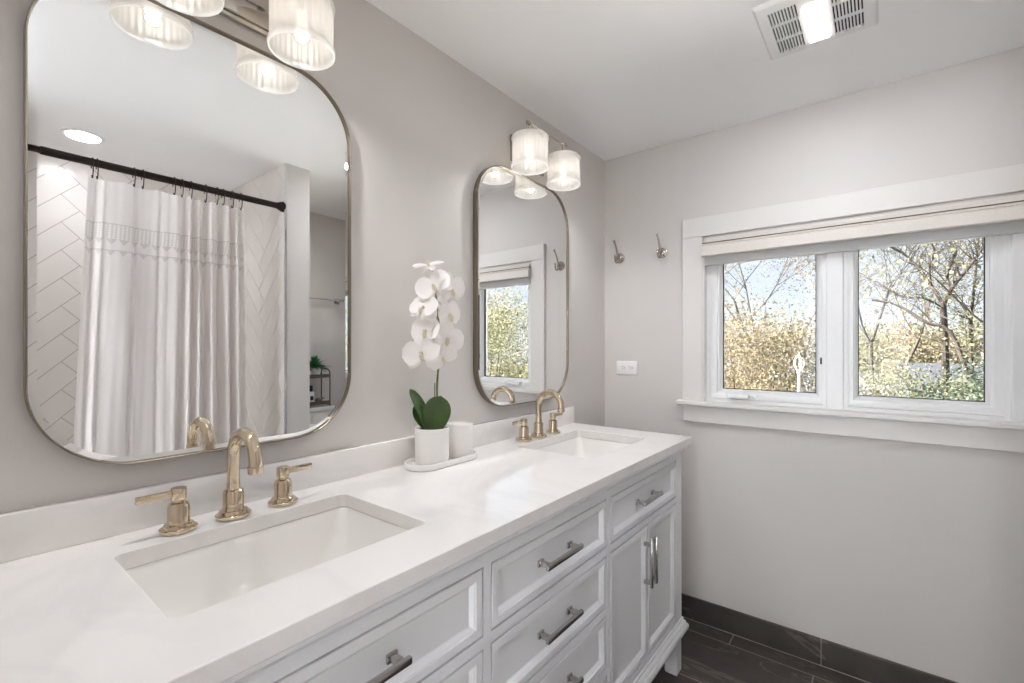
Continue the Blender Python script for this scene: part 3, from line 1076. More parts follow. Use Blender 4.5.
def downlight(x, y, label, watts):
    d = thing('recessed_downlight', label, 'ceiling light', (x, y, CZ_), 'round recessed ceiling lights')
    MB().lathe([(0.062, -0.0005), (0.078, -0.0005), (0.078, -0.003), (0.072, -0.006), (0.062, -0.004), (0.062, -0.0005)], seg=40).build('trim_ring', M['plastic'], d)
    MB().lathe([(0, -0.0035), (0.0615, -0.0035), (0.0615, -0.001), (0, -0.001)], seg=40).build('lens', M['lens'], d)
    area('downlight_lamp', (x, y, CZ_ - 0.008), 0.12, 0.12, watts, d, shape='DISK')
    return d
downlight(1.80, 0.46, 'round recessed downlight in the ceiling over the tub', TUB_W)
for lx_, lab in ((-1.05, 'added drum fill light in the unseen bedroom, by its left wall'), (2.75, 'added drum fill light in the unseen bedroom, by its right wall')):
    gl_ = thing('fill_light', lab, 'ceiling light', (lx_, -1.60, BZ), 'added bedroom fill lights')  # unseen lamp added as fill, reaching the bathroom through the doorway
    MB().lathe([(0, -0.0005), (0.10, -0.0005), (0.10, -0.02), (0.20, -0.022), (0.205, -0.03), (0.205, -0.09), (0.20, -0.095), (0, -0.095)], seg=40).build('drum', M['plastic'], gl_, angle=40)
    MB().lathe([(0, -0.0955), (0.195, -0.0955), (0.195, -0.099), (0, -0.101)], seg=40).build('lens', M['lens'], gl_, angle=40)
    area('bedroom_fill', (lx_, -1.60, BZ - 0.106), 0.36, 0.36, BED_FILL_W, gl_, shape='DISK')

br_ = thing('linear_fill_light', 'added linear fill light in the unseen bedroom over the doorway', 'ceiling light', (0.93, -1.27, BZ))  # unseen lamp added to light the pale floor behind the doorway
MB().box((-0.45, -0.06, -0.06), (0.45, 0.06, -0.0005), 0.006, 2).build('housing', M['plastic'], br_)
MB().box((-0.43, -0.045, -0.063), (0.43, 0.045, -0.0605), 0.0005, 1).build('lens', M['lens'], br_)
area('linear_fill', (0.93, -1.27, BZ - 0.068), 0.82, 0.08, BAR_FILL_W, br_)

# ------------------------------------------------------------------ items on the counter
TZ = 0.9003
tr = thing('tray', 'white oblong ceramic tray beneath the orchid pot and white jar', 'tray', (0.088, 0.990, TZ))
def stad(w, l, z, n=16):
    return [(x, y, z) for x, y in rrect(w, l, min(w, l) / 2 - 1e-4, n)]
MB().loops([stad(0.104, 0.252, 0), stad(0.110, 0.258, 0.002), stad(0.112, 0.260, 0.016), stad(0.110, 0.258, 0.018), stad(0.105, 0.253, 0.018),
            stad(0.103, 0.251, 0.016), stad(0.100, 0.248, 0.0065), stad(0.096, 0.244, 0.0055)], True, True).build('dish', M['ceramic'], tr, angle=45)

orc = thing('potted_orchid', 'white orchid in a white cylinder pot beside the near mirror', 'orchid', (0.088, 0.948, TZ + 0.006))
def pot_prof(r, h, rim=0.004):
    return [(0, 0), (r * 0.93, 0), (r * 0.97, 0.003), (r, 0.012), (r, h - 0.006), (r * 0.995, h - 0.001), (r * 0.97, h), (r - rim, h - 0.002), (r - rim, h - 0.012), (r - rim, h - 0.013)]
def rib2(k, amp):
    return lambda rr, hh, an: rr + amp * math.sin(an * k)
MB().lathe(pot_prof(0.0505, 0.108), seg=96, rfun=lambda rr, hh, an: rr + (0.0004 * math.sin(an * 48) if rr > 0.0503 else 0)).build('pot', M['ceramic'], orc, angle=50)
so = MB()
so.lathe([(0, 0.099), (0.02, 0.1005), (0.035, 0.0985), (0.0465, 0.097), (0.0466, 0.09), (0, 0.09)], seg=48, rfun=lambda rr, hh, an: rr)
for i in range(60):
    a, q = random.random() * 6.28, 0.043 * math.sqrt(random.random())
    c = Vector((q * math.cos(a), q * math.sin(a), 0.099))
    so.box(c - Vector((0.004, 0.002, 0.002)), c + Vector((0.004, 0.002, 0.002)), 0.0, 1, Matrix.Translation(c) @ Matrix.Rotation(a * 3, 4, 'Z') @ Matrix.Rotation(a, 4, 'X') @ Matrix.Translation(-c))
so.build('soil', M['soil'], orc, smooth=False)
def leaf_blade(base, tip, width, up, bend, name, parent, material=None, nu=14, nv=6):
    """broad strap leaf between two points, folded along the midrib"""
    base, tip, up = Vector(base), Vector(tip), Vector(up).normalized()
    ax = (tip - base)
    side = ax.cross(up).normalized()
    nrm = side.cross(ax.normalized()).normalized()
    top, bot = [], []
    for i in range(nu + 1):
        t = i / nu
        w = width * (math.sin(PI * min(1, t * 0.62 + 0.14)) ** 0.8) * math.sqrt(max(0, 1 - t ** 7)) + 0.0012
        c = base + ax * t + nrm * (bend * math.sin(PI * t))
        top.append([c + side * (w / 2 * s_) + nrm * (abs(s_) ** 1.3 * w * 0.16) for s_ in [(-1 + 2 * j / nv) for j in range(nv + 1)]])
    mb = MB()
    t_ = bmesh.new()
    th = 0.0012
    A = [[t_.verts.new(p) for p in row] for row in top]
    B = [[t_.verts.new(p - nrm * th) for p in row] for row in top]
    for G, fl in ((A, False), (B, True)):
        for i in range(nu):
            for j in range(nv):
                q = (G[i][j], G[i + 1][j], G[i + 1][j + 1], G[i][j + 1])
                t_.faces.new(q[::-1] if fl else q)
    for i in range(nu):
        t_.faces.new((A[i][0], B[i][0], B[i + 1][0], A[i + 1][0]))
        t_.faces.new((A[i][nv], A[i + 1][nv], B[i + 1][nv], B[i][nv]))
    bmesh.ops.recalc_face_normals(t_, faces=t_.faces)
    mb._merge(t_)
    return mb.build(name, material or M['leaf'], parent, angle=80)
V = Vector
# view-facing directions at the orchid: towards the camera is (+X, -Y)
RT = V((0.745, 0.667, 0))      # screen right, roughly
TO = V((0.667, -0.745, 0))     # towards the camera
def orp(sx, z, depth=0.0):
    """offset from the pot axis: sx metres to screen right, z above pot base, depth towards camera"""
    p = RT * sx + TO * depth
    return (p.x, p.y, z)
leaf_blade(orp(0.002, 0.098, 0.008), orp(0.030, 0.204, 0.030), 0.080, TO, -0.012, 'leaf', orc)
leaf_blade(orp(-0.012, 0.098, 0.0), orp(-0.066, 0.222, -0.004), 0.036, TO + RT * 0.9, 0.010, 'leaf', orc)
leaf_blade(orp(-0.010, 0.098, -0.012), orp(-0.050, 0.176, 0.006), 0.042, TO + RT * 0.4, -0.012, 'leaf', orc)
stem_pts = [orp(0.010, 0.095), orp(0.014, 0.19), orp(0.016, 0.25), orp(0.022, 0.33), orp(0.020, 0.42), orp(0.012, 0.50), orp(-0.002, 0.560), orp(-0.010, 0.585)]
stp = smooth_path(stem_pts)
MB().tube(stp, [0.0036 - 0.0018 * i / len(stp) for i in range(len(stp))], 10).tube([orp(0.006, 0.095), orp(0.0085, 0.24, 0.002)], 0.0018, 8).build('stem', M['stem'], orc)

def petal_pts(L, Wd, cup, n=8, m=6):
    rows = []
    for i in range(n + 1):
        t = i / n
        w = Wd * (math.sin(PI * (0.06 + 0.90 * t)) ** 0.6)
        rows.append([Vector(((j / m - 0.5) * w, L * t, cup * (t * t) * L + 0.30 * w * ((j / m - 0.5) ** 2))) for j in range(m + 1)])
    return rows
def flower(pos, facing, roll, size, name, parent):
    f = Vector(facing).normalized()
    upv = Vector((0, 0, 1))
    if abs(f.z) > 0.92:
        upv = TO.copy()
    sx = upv.cross(f).normalized()
    sy = f.cross(sx)
    base = Matrix((sx, sy, f)).transposed().to_4x4()
    mtx = Matrix.Translation(pos) @ base @ Matrix.Rotation(roll, 4, 'Z')
    t_ = bmesh.new()
    def add(rows, rot, dz):
        R = Matrix.Translation((0, 0, dz)) @ Matrix.Rotation(rot, 4, 'Z')
        vs = [[t_.verts.new(R @ p) for p in row] for row in rows]
        for i in range(len(vs) - 1):
            for j in range(len(vs[0]) - 1):
                t_.faces.new((vs[i][j], vs[i + 1][j], vs[i + 1][j + 1], vs[i][j + 1]))
    s = size
    for rot in (0, 2 * PI / 3, -2 * PI / 3):
        add(petal_pts(0.050 * s, 0.033 * s, -0.12), rot, -0.001)
    for rot in (PI / 2 - 0.22, -PI / 2 + 0.22):
        add(petal_pts(0.050 * s, 0.060 * s, 0.05), rot, 0.002)
    mb = MB()
    mb._merge(t_, mtx)
    o = mb.build('flower', M['petal'], parent, angle=180)
    lp = MB()
    lp.lathe([(0, 0.012 * s), (0.003 * s, 0.011 * s), (0.0045 * s, 0.006 * s), (0.003 * s, 0.0), (0, 0)], (0, 0, 0), 10)
    lp.tube([(0, -0.001, 0.004 * s), (0, -0.008 * s, 0.010 * s), (0, -0.016 * s, 0.009 * s), (0, -0.021 * s, 0.004 * s)], [0.003 * s, 0.0055 * s, 0.005 * s, 0.001], 8)
    bmesh.ops.transform(lp.bm, matrix=mtx, verts=lp.bm.verts)
    lp.build('lip', M['lip'], o)
    return o
FL = [  # screen-right offset, height above pot base, depth, facing (right, toward, up), roll, size
    (-0.010, 0.592, 0.005, (-0.1, 0.35, 0.95), 0.3, 0.95),
    (0.008, 0.528, 0.026, (-0.15, 0.95, 0.15), 0.5, 1.12),
    (0.056, 0.520, 0.000, (0.65, 0.6, -0.1), 0.2, 1.08),
    (-0.020, 0.462, 0.030, (-0.45, 0.75, 0.45), -0.2, 1.05),
    (0.048, 0.445, -0.010, (0.75, 0.5, 0.1), 0.3, 1.10),
    (-0.014, 0.395, 0.024, (-0.55, 0.8, 0.1), 0.1, 1.10),
    (0.044, 0.372, 0.012, (0.55, 0.8, 0.0), -0.3, 1.15),
    (-0.026, 0.330, 0.030, (-0.25, 0.95, 0.1), 0.25, 1.20),
    (0.030, 0.318, 0.010, (0.3, 0.85, -0.35), 0.6, 1.0),
    (0.012, 0.430, -0.030, (0.1, -0.9, 0.2), 0.1, 1.05),
    (0.010, 0.350, -0.032, (-0.2, -0.9, 0.0), 0.3, 1.1),
]
for (sx_, z_, d_, fc, rl, sz) in FL:
    pos = Vector(orp(sx_, z_, d_))
    fdir = RT * fc[0] + TO * fc[1] + Vector((0, 0, fc[2]))
    fo = flower(pos, fdir, rl, sz, 'flower', orc)
    near = min(stp, key=lambda q: (q - pos - Vector((0, 0, 0.012))).length)
    fd = fdir.normalized()
    MB().tube(smooth_path([near, (near + pos) / 2 + Vector((0, 0, 0.008)), pos - fd * 0.004], 4), 0.0013, 6).build('flower_stalk', M['stem'], fo)

jar = thing('ceramic_jar', 'white ribbed ceramic jar on the tray beside the orchid pot', 'jar', (0.088, 1.064, TZ + 0.006))
MB().lathe([(0, 0), (0.038, 0), (0.041, 0.003), (0.0425, 0.01), (0.0425, 0.100), (0.0415, 0.104), (0.039, 0.1055), (0.0385, 0.103), (0.0385, 0.02), (0, 0.018)], seg=84,
           rfun=lambda rr, hh, an: rr + (0.0004 * math.sin(an * 42) if rr > 0.0424 else 0)).build('body', M['ceramic'], jar, angle=50)
MB().lathe([(0, 0.101), (0.038, 0.101), (0.0384, 0.098), (0, 0.092)], seg=40).build('insert', M['ceramic'], jar, angle=50)

# ------------------------------------------------------------------ window wall fittings
def hook(x, z, label):
    h = thing('robe_hook', label, 'robe hook', (x, YB, z), 'nickel robe hooks')
    r = MB().lathe([(0, 0), (0.026, 0), (0.026, 0.003), (0.023, 0.006), (0.021, 0.0065), (0.019, 0.010), (0.012, 0.014), (0.008, 0.016), (0, 0.016)], (0, 0, 0), 32, '-Y')
    r.build('rosette', M['nickel_hook'], h)
    a = MB()
    up = smooth_path([(0, -0.012, 0.000), (0, -0.024, 0.006), (0, -0.036, 0.026), (0, -0.050, 0.054), (0, -0.066, 0.074)], 5)
    a.tube(up, [0.0055 - 0.0022 * i / len(up) for i in range(len(up))], 10)
    a.lathe([(0, -0.0065), (0.0045, -0.005), (0.0065, 0), (0.0045, 0.005), (0, 0.0065)], (0, -0.068, 0.077), 16)
    lo = smooth_path([(0, -0.012, -0.002), (0, -0.022, -0.016), (0, -0.036, -0.028), (0, -0.052, -0.026), (0, -0.060, -0.012), (0, -0.060, 0.002)], 5)
    a.tube(lo, [0.005 - 0.0018 * i / len(lo) for i in range(len(lo))], 10)
    a.lathe([(0, -0.005), (0.0038, -0.0035), (0.005, 0), (0.0038, 0.0035), (0, 0.005)], (0, -0.060, 0.004), 14)
    a.build('prongs', M['nickel_hook'], h)
    return h
hook(0.088, 1.713, 'nickel double robe hook nearer the corner beside the mirror')
hook(0.309, 1.713, 'nickel double robe hook nearer the window')

out = thing('wall_outlet', 'white horizontal duplex outlet on the window wall', 'outlet', (0.1275, YB, 1.149))
MB().box((-0.057, -0.006, -0.035), (0.057, -0.0005, 0.035), 0.0025, 2).build('cover_plate', M['plastic'], out)
for s in (-1, 1):
    c = s * 0.0205
    rc = MB().prism(rrect(0.033, 0.029, 0.010, 5), 0.003, Matrix.Translation((c, -0.0055, 0)) @ Matrix.Rotation(PI / 2, 4, 'X')).build('receptacle', M['plastic'], out)
    sl = MB()
    sl.box((c - 0.0045, -0.0089, 0.0045), (c + 0.0045, -0.0083, 0.0062)).box((c - 0.004, -0.0089, -0.0062), (c + 0.004, -0.0083, -0.0045))
    sl.lathe([(0, 0), (0.0026, 0), (0.0026, 0.0006), (0, 0.0006)], (c + 0.0098, -0.0083, 0), 10, '-Y')
    sl.build('socket_slots', M['slot'], rc, smooth=False)

# ------------------------------------------------------------------ tub side of the room (seen in the mirror)
RX, RZ = 1.405, 2.006
rod = thing('shower_rod', 'dark bronze tension rod holding the shower curtain', 'curtain rod', (RX, 0.44, RZ))
rm = MB()
rm.lathe([(0, 0), (0.0125, 0), (0.0125, 0.60), (0, 0.60)], (0, -0.766 + 0.02, 0), 20, 'Y')
rm.lathe([(0, 0), (0.0125, 0), (0.0158, 0.004), (0.0158, 0.94), (0, 0.94)], (0, -0.168, 0), 20, 'Y')
rm.build('tube', M['bronze'], rod)
for s, y in ((1, 1.1985), (-1, -0.326)):
    e = MB()
    e.lathe([(0, 0), (0.027, 0), (0.028, 0.004), (0.026, 0.014), (0.019, 0.03), (0.0155, 0.042), (0.0155, 0.052), (0, 0.052)], (0, y - 0.44, 0), 28, '-Y' if s > 0 else 'Y')
    e.build('end_cap', M['bronze'], rod)

def curtain_x(y, z):
    t = (y - 0.41) / (1.0 - 0.41)
    dense = max(0.0, min(1.0, (t - 0.46) / 0.12))
    w = 0.009 * math.sin(2 * PI * (t * 3.2 + 0.1)) * (1 - dense) + 0.026 * dense * math.sin(2 * PI * (t * 11.5 + 0.15 * math.sin(t * 20)))
    w += 0.020 * math.exp(-((t - 0.045) / 0.018) ** 2) - 0.010 * math.exp(-((t - 0.085) / 0.012) ** 2)
    w += 0.012 * math.exp(-((t - 0.27) / 0.012) ** 2) * (1 - dense) + 0.010 * math.exp(-((t - 0.42) / 0.014) ** 2)
    w += 0.0007 * math.sin(t * 62 + z * 2.0) + 0.0004 * math.sin(t * 121 - z * 3.1) + 0.004 * dense * math.sin(t * 140 + 1.0)
    return w * (0.75 + 0.35 * min(1, (1.93 - z) / 0.9)) + 0.004 * math.sin(z * 5 + t * 17)
cu_root = thing('shower_curtain', 'white shower curtain with grey embroidered band hanging from the bronze rod', 'shower curtain', (RX, 0.7, RZ))
me_b = bmesh.new()
uvl = me_b.loops.layers.uv.new('uv')
NY, NZ = 260, 60
grid, uvs = [], []
for k in range(NZ + 1):
    zt = k / NZ
    row = []
    arc = 0.0
    prev = None
    for i in range(NY + 1):
        t = i / NY
        y0 = 0.412 + (0.996 - 0.412) * t
        ztop = 1.952 - 0.010 * abs(math.sin(t * PI * 5))
        z = ztop + (0.10 - ztop) * zt
        spread = max(0.0, min(1.0, (1.92 - z) / 1.0))
        y = y0 - spread * 0.042 * (1 - t) + spread * 0.010 * t
        x = curtain_x(y0, z)
        p = Vector((x, y - 0.7, z - RZ))
        if prev is not None:
            arc += (Vector((p.x, p.y, 0)) - Vector((prev.x, prev.y, 0))).length
        prev = p
        row.append((me_b.verts.new(p), arc, z))
    grid.append(row)
for k in range(NZ):
    for i in range(NY):
        q = [grid[k][i], grid[k + 1][i], grid[k + 1][i + 1], grid[k][i + 1]]
        f = me_b.faces.new([a[0] for a in q])
        for lp_, a in zip(f.loops, q):
            lp_[uvl].uv = (a[1], a[2])
bmesh.ops.recalc_face_normals(me_b, faces=me_b.faces)
mc = MB()
mc.bm.free()
mc.bm = me_b
mc.build('cloth', M['curtain'], cu_root, angle=180)
ring0 = None
ring_y = [0.425, 0.440, 0.560, 0.590, 0.705, 0.735, 0.770, 0.830, 0.878, 0.905, 0.946, 0.985]
for i, y in enumerate(ring_y):
    if ring0 is None:
        mb = MB()
        pts = [(0.0185 * math.cos(a), 0, 0.0185 * math.sin(a)) for a in [PI * 0.0 + PI * 1.05 * k / 12 for k in range(13)]]
        pts = [(0.0185, 0, -0.020)] + pts + [(-0.017, 0, -0.034), (-0.008, 0, -0.060), (0.004, 0, -0.063), (0.010, 0, -0.050)]
        mb.tube(smooth_path(pts, 2), 0.002, 6)
        ring0 = mb.build('curtain_ring', M['bronze'])
        o = ring0
    else:
        o = ring0.copy()
        COL.objects.link(o)
    o.location = (RX, y, RZ)
    tag(o, 'thin dark curtain hook hooked over the bronze shower rod', 'curtain hook', 'curtain hooks on the bronze rod')

# tub below the curtain
tub = thing('bathtub', 'white bathtub behind the shower curtain', 'bathtub', (1.78, 0.438, FZ))
def tl(w, l, r_, z):
    return [(x, y, z) for x, y in rrect(w, l, r_, 8)]
MB().loops([tl(0.69, 1.515, 0.01, 0), tl(0.69, 1.515, 0.01, 0.50), tl(0.67, 1.50, 0.02, 0.515), tl(0.56, 1.38, 0.12, 0.515), tl(0.54, 1.36, 0.13, 0.50), tl(0.46, 1.2, 0.15, 0.18), tl(0.34, 1.05, 0.16, 0.14)], True, True).build('shell', M['porcelain'], tub, angle=45)

# toilet in the alcove
TY = 1.60
toi = thing('toilet', 'white toilet in the alcove behind the tub wall', 'toilet', (1.94, TY, FZ))
def tz(z): return z - FZ
tk = MB()
tk.loops([[(x, y, tz(0.44)) for x, y in rrect(0.165, 0.42, 0.03, 6, 0.115, 0)], [(x, y, tz(0.805)) for x, y in rrect(0.185, 0.45, 0.03, 6, 0.113, 0)]], True, True)
tk.build('tank', M['porcelain'], toi, angle=40)
ld_ = MB()
ld_.loops([[(x, y, tz(z)) for x, y in rrect(0.195 + d, 0.47 + d, 0.03, 6, 0.110, 0)] for d, z in ((0, 0.807), (0.006, 0.811), (0.006, 0.832), (0, 0.838))], True, True)
ld_.build('tank_lid', M['porcelain'], toi, angle=40)
bw = MB()
def egg(a, b_, cx_, z, n=36):
    return [(cx_ + a * math.cos(2 * PI * i / n), b_ * math.sin(2 * PI * i / n) * (1.0 + 0.12 * math.cos(2 * PI * i / n)), tz(z)) for i in range(n)]
bw.loops([egg(0.20, 0.115, -0.12, FZ), egg(0.195, 0.11, -0.12, 0.10), egg(0.20, 0.12, -0.13, 0.22), egg(0.25, 0.18, -0.20, 0.37), egg(0.255, 0.19, -0.205, 0.395),
          egg(0.20, 0.145, -0.21, 0.395), egg(0.17, 0.12, -0.20, 0.30), egg(0.08, 0.06, -0.15, 0.20)], True, True)
bw.box((-0.06, -0.12, tz(0.30)), (0.10, 0.12, tz(0.438)), 0.02, 2)
bw.build('bowl', M['porcelain'], toi, angle=50)
sr = MB()
sr.loops([egg(0.255, 0.192, -0.205, 0.398), egg(0.257, 0.194, -0.205, 0.412), egg(0.175, 0.12, -0.205, 0.412), egg(0.178, 0.122, -0.205, 0.398), egg(0.255, 0.192, -0.205, 0.398)])
sr.build('seat', M['plastic'], toi, angle=40)
lid = MB()
mt = Matrix.Translation((0.012, -0.03, tz(0.425))) @ Matrix.Rotation(math.radians(4), 4, 'Y') @ Matrix(((0, 0, 1, 0), (0, 1, 0, 0), (1, 0, 0, 0), (0, 0, 0, 1)))
def egg2(s, z, n=40):
    return [(0.175 + 0.175 * s * math.cos(2 * PI * i / n), 0.165 * s * math.sin(2 * PI * i / n), z) for i in range(n)]
lid.loops([egg2(0.96, -0.010), egg2(1, -0.007), egg2(1, 0.006), egg2(0.96, 0.009)], True, True, mt)
lid.build('seat_lid', M['plastic'], toi, angle=40)
MB().tube([(0.022, -0.18, tz(0.74)), (0.005, -0.18, tz(0.74)), (0.002, -0.12, tz(0.735))], 0.006, 10).build('flush_lever', M['chrome'], toi)

# rack on the tank
RK = Vector((2.045, 1.70, 0.8385))
rk = thing('tiered_rack', 'two-tier dark wood rack standing on the toilet tank', 'rack', RK)
for z in (0.012, 0.200):
    MB().box((-0.06, -0.10, z), (0.06, 0.10, z + 0.012), 0.002, 1).box((-0.064, -0.104, z + 0.006), (-0.060, 0.104, z + 0.026), 0.001, 1).box((0.060, -0.104, z + 0.006), (0.064, 0.104, z + 0.026), 0.001, 1).build('shelf', M['rack'], rk)
for s in (-1, 1):
    f = MB()
    for xx in (-0.058, 0.058):
        f.tube([(xx, s * 0.106, 0.0), (xx, s * 0.106, 0.225)], 0.004, 8)
    f.tube(smooth_path([(-0.058, s * 0.106, 0.225), (-0.05, s * 0.104, 0.250), (-0.02, s * 0.100, 0.262), (0.02, s * 0.100, 0.262), (0.05, s * 0.104, 0.250), (0.058, s * 0.106, 0.225)], 4), 0.004, 8)
    f.tube([(-0.058, s * 0.106, 0.008), (0.058, s * 0.106, 0.008)], 0.004, 8)
    f.build('side_frame', M['rackmetal'], rk)
sp = RK + Vector((-0.005, 0.022, 0.2122))
fp = thing('potted_fern', 'small green fern in a white pot on the rack top shelf', 'fern', sp)
MB().lathe(pot_prof(0.034, 0.060, 0.003), seg=32).build('pot', M['ceramic'], fp, angle=50)
fo = bmesh.new()
for i in range(130):
    az, el, ln = random.random() * 2 * PI, random.uniform(0.15, 1.5), random.uniform(0.065, 0.115)
    d = Vector((math.cos(az) * math.cos(el), math.sin(az) * math.cos(el), math.sin(el)))
    sd = d.cross(Vector((0, 0, 1))).normalized()
    b0 = Vector((0, 0, 0.050)) + d * 0.01
    for k in range(1, 9):
        t = k / 8
        c = b0 + d * ln * t + Vector((0, 0, -0.035 * t * t))
        wl = 0.017 * (1 - t * 0.75)
        for s in (-1, 1):
            a0, a1, a2 = c, c + sd * s * wl + d * 0.006, c + d * 0.010
            fo.faces.new([fo.verts.new(a0), fo.verts.new(a1 + Vector((0, 0, 0.003))), fo.verts.new(a2)])
mf = MB(); mf.bm.free(); mf.bm = fo
fl_ = mf.build('foliage', M['fern'], fp, smooth=False)
jr = thing('lidded_jar', 'small white jar with silver lid on the rack beside the fern', 'jar', RK + Vector((-0.028, -0.045, 0.2122)))
MB().lathe([(0, 0), (0.024, 0), (0.026, 0.004), (0.026, 0.036), (0.023, 0.040), (0, 0.040)], seg=28).build('body', M['lotion'], jr)
MB().lathe([(0, 0.0402), (0.025, 0.0402), (0.0255, 0.043), (0.0255, 0.050), (0.024, 0.052), (0, 0.052)], seg=28).build('lid', M['chrome'], jr)
bo = thing('lotion_bottle', 'white bottle with black cap on the rack lower shelf', 'bottle', RK + Vector((-0.03, -0.022, 0.0242)))
MB().loops([[(x, y, z) for x, y in rrect(0.030 * s, 0.048 * s, 0.010 * s, 5)] for s, z in ((0.92, 0), (1, 0.004), (1, 0.070), (0.9, 0.078), (0.45, 0.083))], True, True).build('body', M['lotion'], bo, angle=40)
MB().lathe([(0, 0.0832), (0.012, 0.0832), (0.0125, 0.086), (0.0125, 0.122), (0.011, 0.125), (0, 0.125)], seg=20).build('cap', M['label'], bo)
MB().box((-0.0158, -0.012, 0.022), (-0.0151, 0.012, 0.052)).build('label_patch', M['label'], bo, smooth=False)
di = thing('glass_dish', 'small silver dish on the rack lower shelf', 'dish', RK + Vector((-0.015, 0.052, 0.0242)))
MB().lathe([(0, 0), (0.018, 0), (0.016, 0.004), (0.008, 0.010), (0.010, 0.016), (0.034, 0.028), (0.036, 0.031), (0.033, 0.030), (0.008, 0.020), (0, 0.019)], seg=30).build('bowl', M['chrome'], di)

tb = thing('towel_bar', 'thin chrome towel bar on the alcove wall above the toilet', 'towel bar', (XR, 1.70, 1.604))
MB().tube([(-0.075, -0.30, 0), (-0.075, 0.275, 0)], 0.006, 12).build('bar', M['chrome'], tb)
for y in (-0.28, 0.255):
    MB().box((-0.008, y - 0.022, -0.022), (-0.0005, y + 0.022, 0.022), 0.002, 1).box((-0.088, y - 0.010, -0.010), (-0.007, y + 0.010, 0.010), 0.002, 1).build('post', M['chrome'], tb)

# ------------------------------------------------------------------ outside
GZ = -3.3
gr = MB()
gr.box((-60, YB + 0.4, GZ - 0.2), (70, 90, GZ))
struct(gr.build('ground', M['lawn'], smooth=False))

pr = MB()
pr.box((-3.2, 2.40, -0.18), (5.0, 6.2, -0.10), 0.01, 1).box((-3.25, 6.15, -0.32), (5.05, 6.26, -0.08), 0.01, 1)
for px_ in (-3.0, 0.9, 4.8):
    pr.box((px_ - 0.06, 6.00, GZ), (px_ + 0.06, 6.12, -0.18), 0.008, 1)
struct(pr.build('roof_added_bounce', M['bounce_white'], smooth=False))  # unseen white roof, added to bounce sun up through the window

def branch_tree(rng, base, height, spread, levels, trunk_r, lean=(0, 0), fork=0.35, gnarl=0.25, nbr=(2, 4), upb=0.25):
    """returns list of (points, radii) and tip positions"""
    segs, tips = [], []
    def grow(p, d, L, r_, lev):
        n = 5 if lev else 7
        pts, rad = [p.copy()], [r_]
        q = p.copy()
        for i in range(n):
            d = (d + Vector((rng.gauss(0, gnarl), rng.gauss(0, gnarl), rng.gauss(0, gnarl) + upb * 0.3 * (lev > 0))) * 0.5).normalized()
            q = q + d * (L / n)
            pts.append(q.copy())
            rad.append(r_ * (1 - 0.55 * (i + 1) / n))
            if lev < levels and (i / n) >= fork * (lev == 0) and i >= 1:
                for _ in range(rng.randint(*nbr) - 1 if lev else rng.randint(1, 2)):
                    ax = Vector((rng.uniform(-1, 1), rng.uniform(-1, 1), rng.uniform(-0.2, 0.6))).normalized()
                    nd = (d * 0.55 + ax * spread + Vector((0, 0, upb))).normalized()
                    grow(q, nd, L * rng.uniform(0.42, 0.62), rad[-1] * rng.uniform(0.5, 0.7), lev + 1)
            if lev >= levels - 1:
                tips.append(q.copy())
        segs.append((pts, rad))
        tips.append(q.copy())
    grow(Vector(base), Vector((lean[0], lean[1], 1)).normalized(), height, trunk_r, 0)
    return segs, tips

def leaf_cloud(rng, centers, n, size, jitter):
    verts, faces = [], []
    for i in range(n):
        c = centers[rng.randrange(len(centers))]
        p = c + Vector((rng.gauss(0, jitter), rng.gauss(0, jitter), rng.gauss(0, jitter)))
        a = Vector((rng.gauss(0, 1), rng.gauss(0, 1), rng.gauss(0, 1))).normalized()
        b = a.orthogonal().normalized()
        b = (b * math.cos(rng.random() * 6.28) + a.cross(b) * math.sin(rng.random() * 6.28)).normalized()
        s = size * rng.uniform(0.6, 1.3)
        k = len(verts)
        verts += [p - b * s * 0.5, p + a * s * 0.28 - b * s * 0.05, p + b * s * 0.5, p - a * s * 0.28 - b * s * 0.05]
        faces.append((k, k + 1, k + 2, k + 3))
    me = bpy.data.meshes.new('foliage')
    me.from_pydata([tuple(v) for v in verts], [], faces)
    return me

def tree(label, x, y, height, trunk_r, leafmat, n_leaves, leaf_size, seed, spread=0.75, levels=3, lean=(0, 0), fork=0.3, jitter=0.18, bark='bark',
         name='tree', cat='tree', nbr=(2, 3), gnarl=0.25, upb=0.25, group='trees outside the window', z=GZ):
    rng = random.Random(seed)
    segs, tips = branch_tree(rng, (0, 0, 0), height, spread, levels, trunk_r, lean, fork, gnarl, nbr, upb)
    t = thing(name, label, cat, (x, y, z), group)
    mb = MB()
    bm = mb.bm
    for pts, rad in segs:
        sg = 8 if rad[0] > trunk_r * 0.6 else (5 if rad[0] > trunk_r * 0.15 else 3)
        n = len(pts)
        prev = None
        for i in range(n):
            d = (pts[min(i + 1, n - 1)] - pts[max(i - 1, 0)]).normalized()
            a = d.cross(Vector((0.31, 0.17, 0.93))).normalized()
            b = d.cross(a)
            ring = [bm.verts.new(pts[i] + (a * math.cos(2 * PI * k / sg) + b * math.sin(2 * PI * k / sg)) * max(rad[i], 0.004)) for k in range(sg)]
            if prev:
                for k in range(sg):
                    bm.faces.new((prev[k], prev[(k + 1) % sg], ring[(k + 1) % sg], ring[k]))
            prev = ring
    mb.build('trunk', M[bark], t)
    if n_leaves:
        me = leaf_cloud(rng, tips, n_leaves, leaf_size, jitter)
        me.materials.append(M[leafmat])
        o = bpy.data.objects.new('foliage', me)
        COL.objects.link(o)
        o.parent = t
    return t

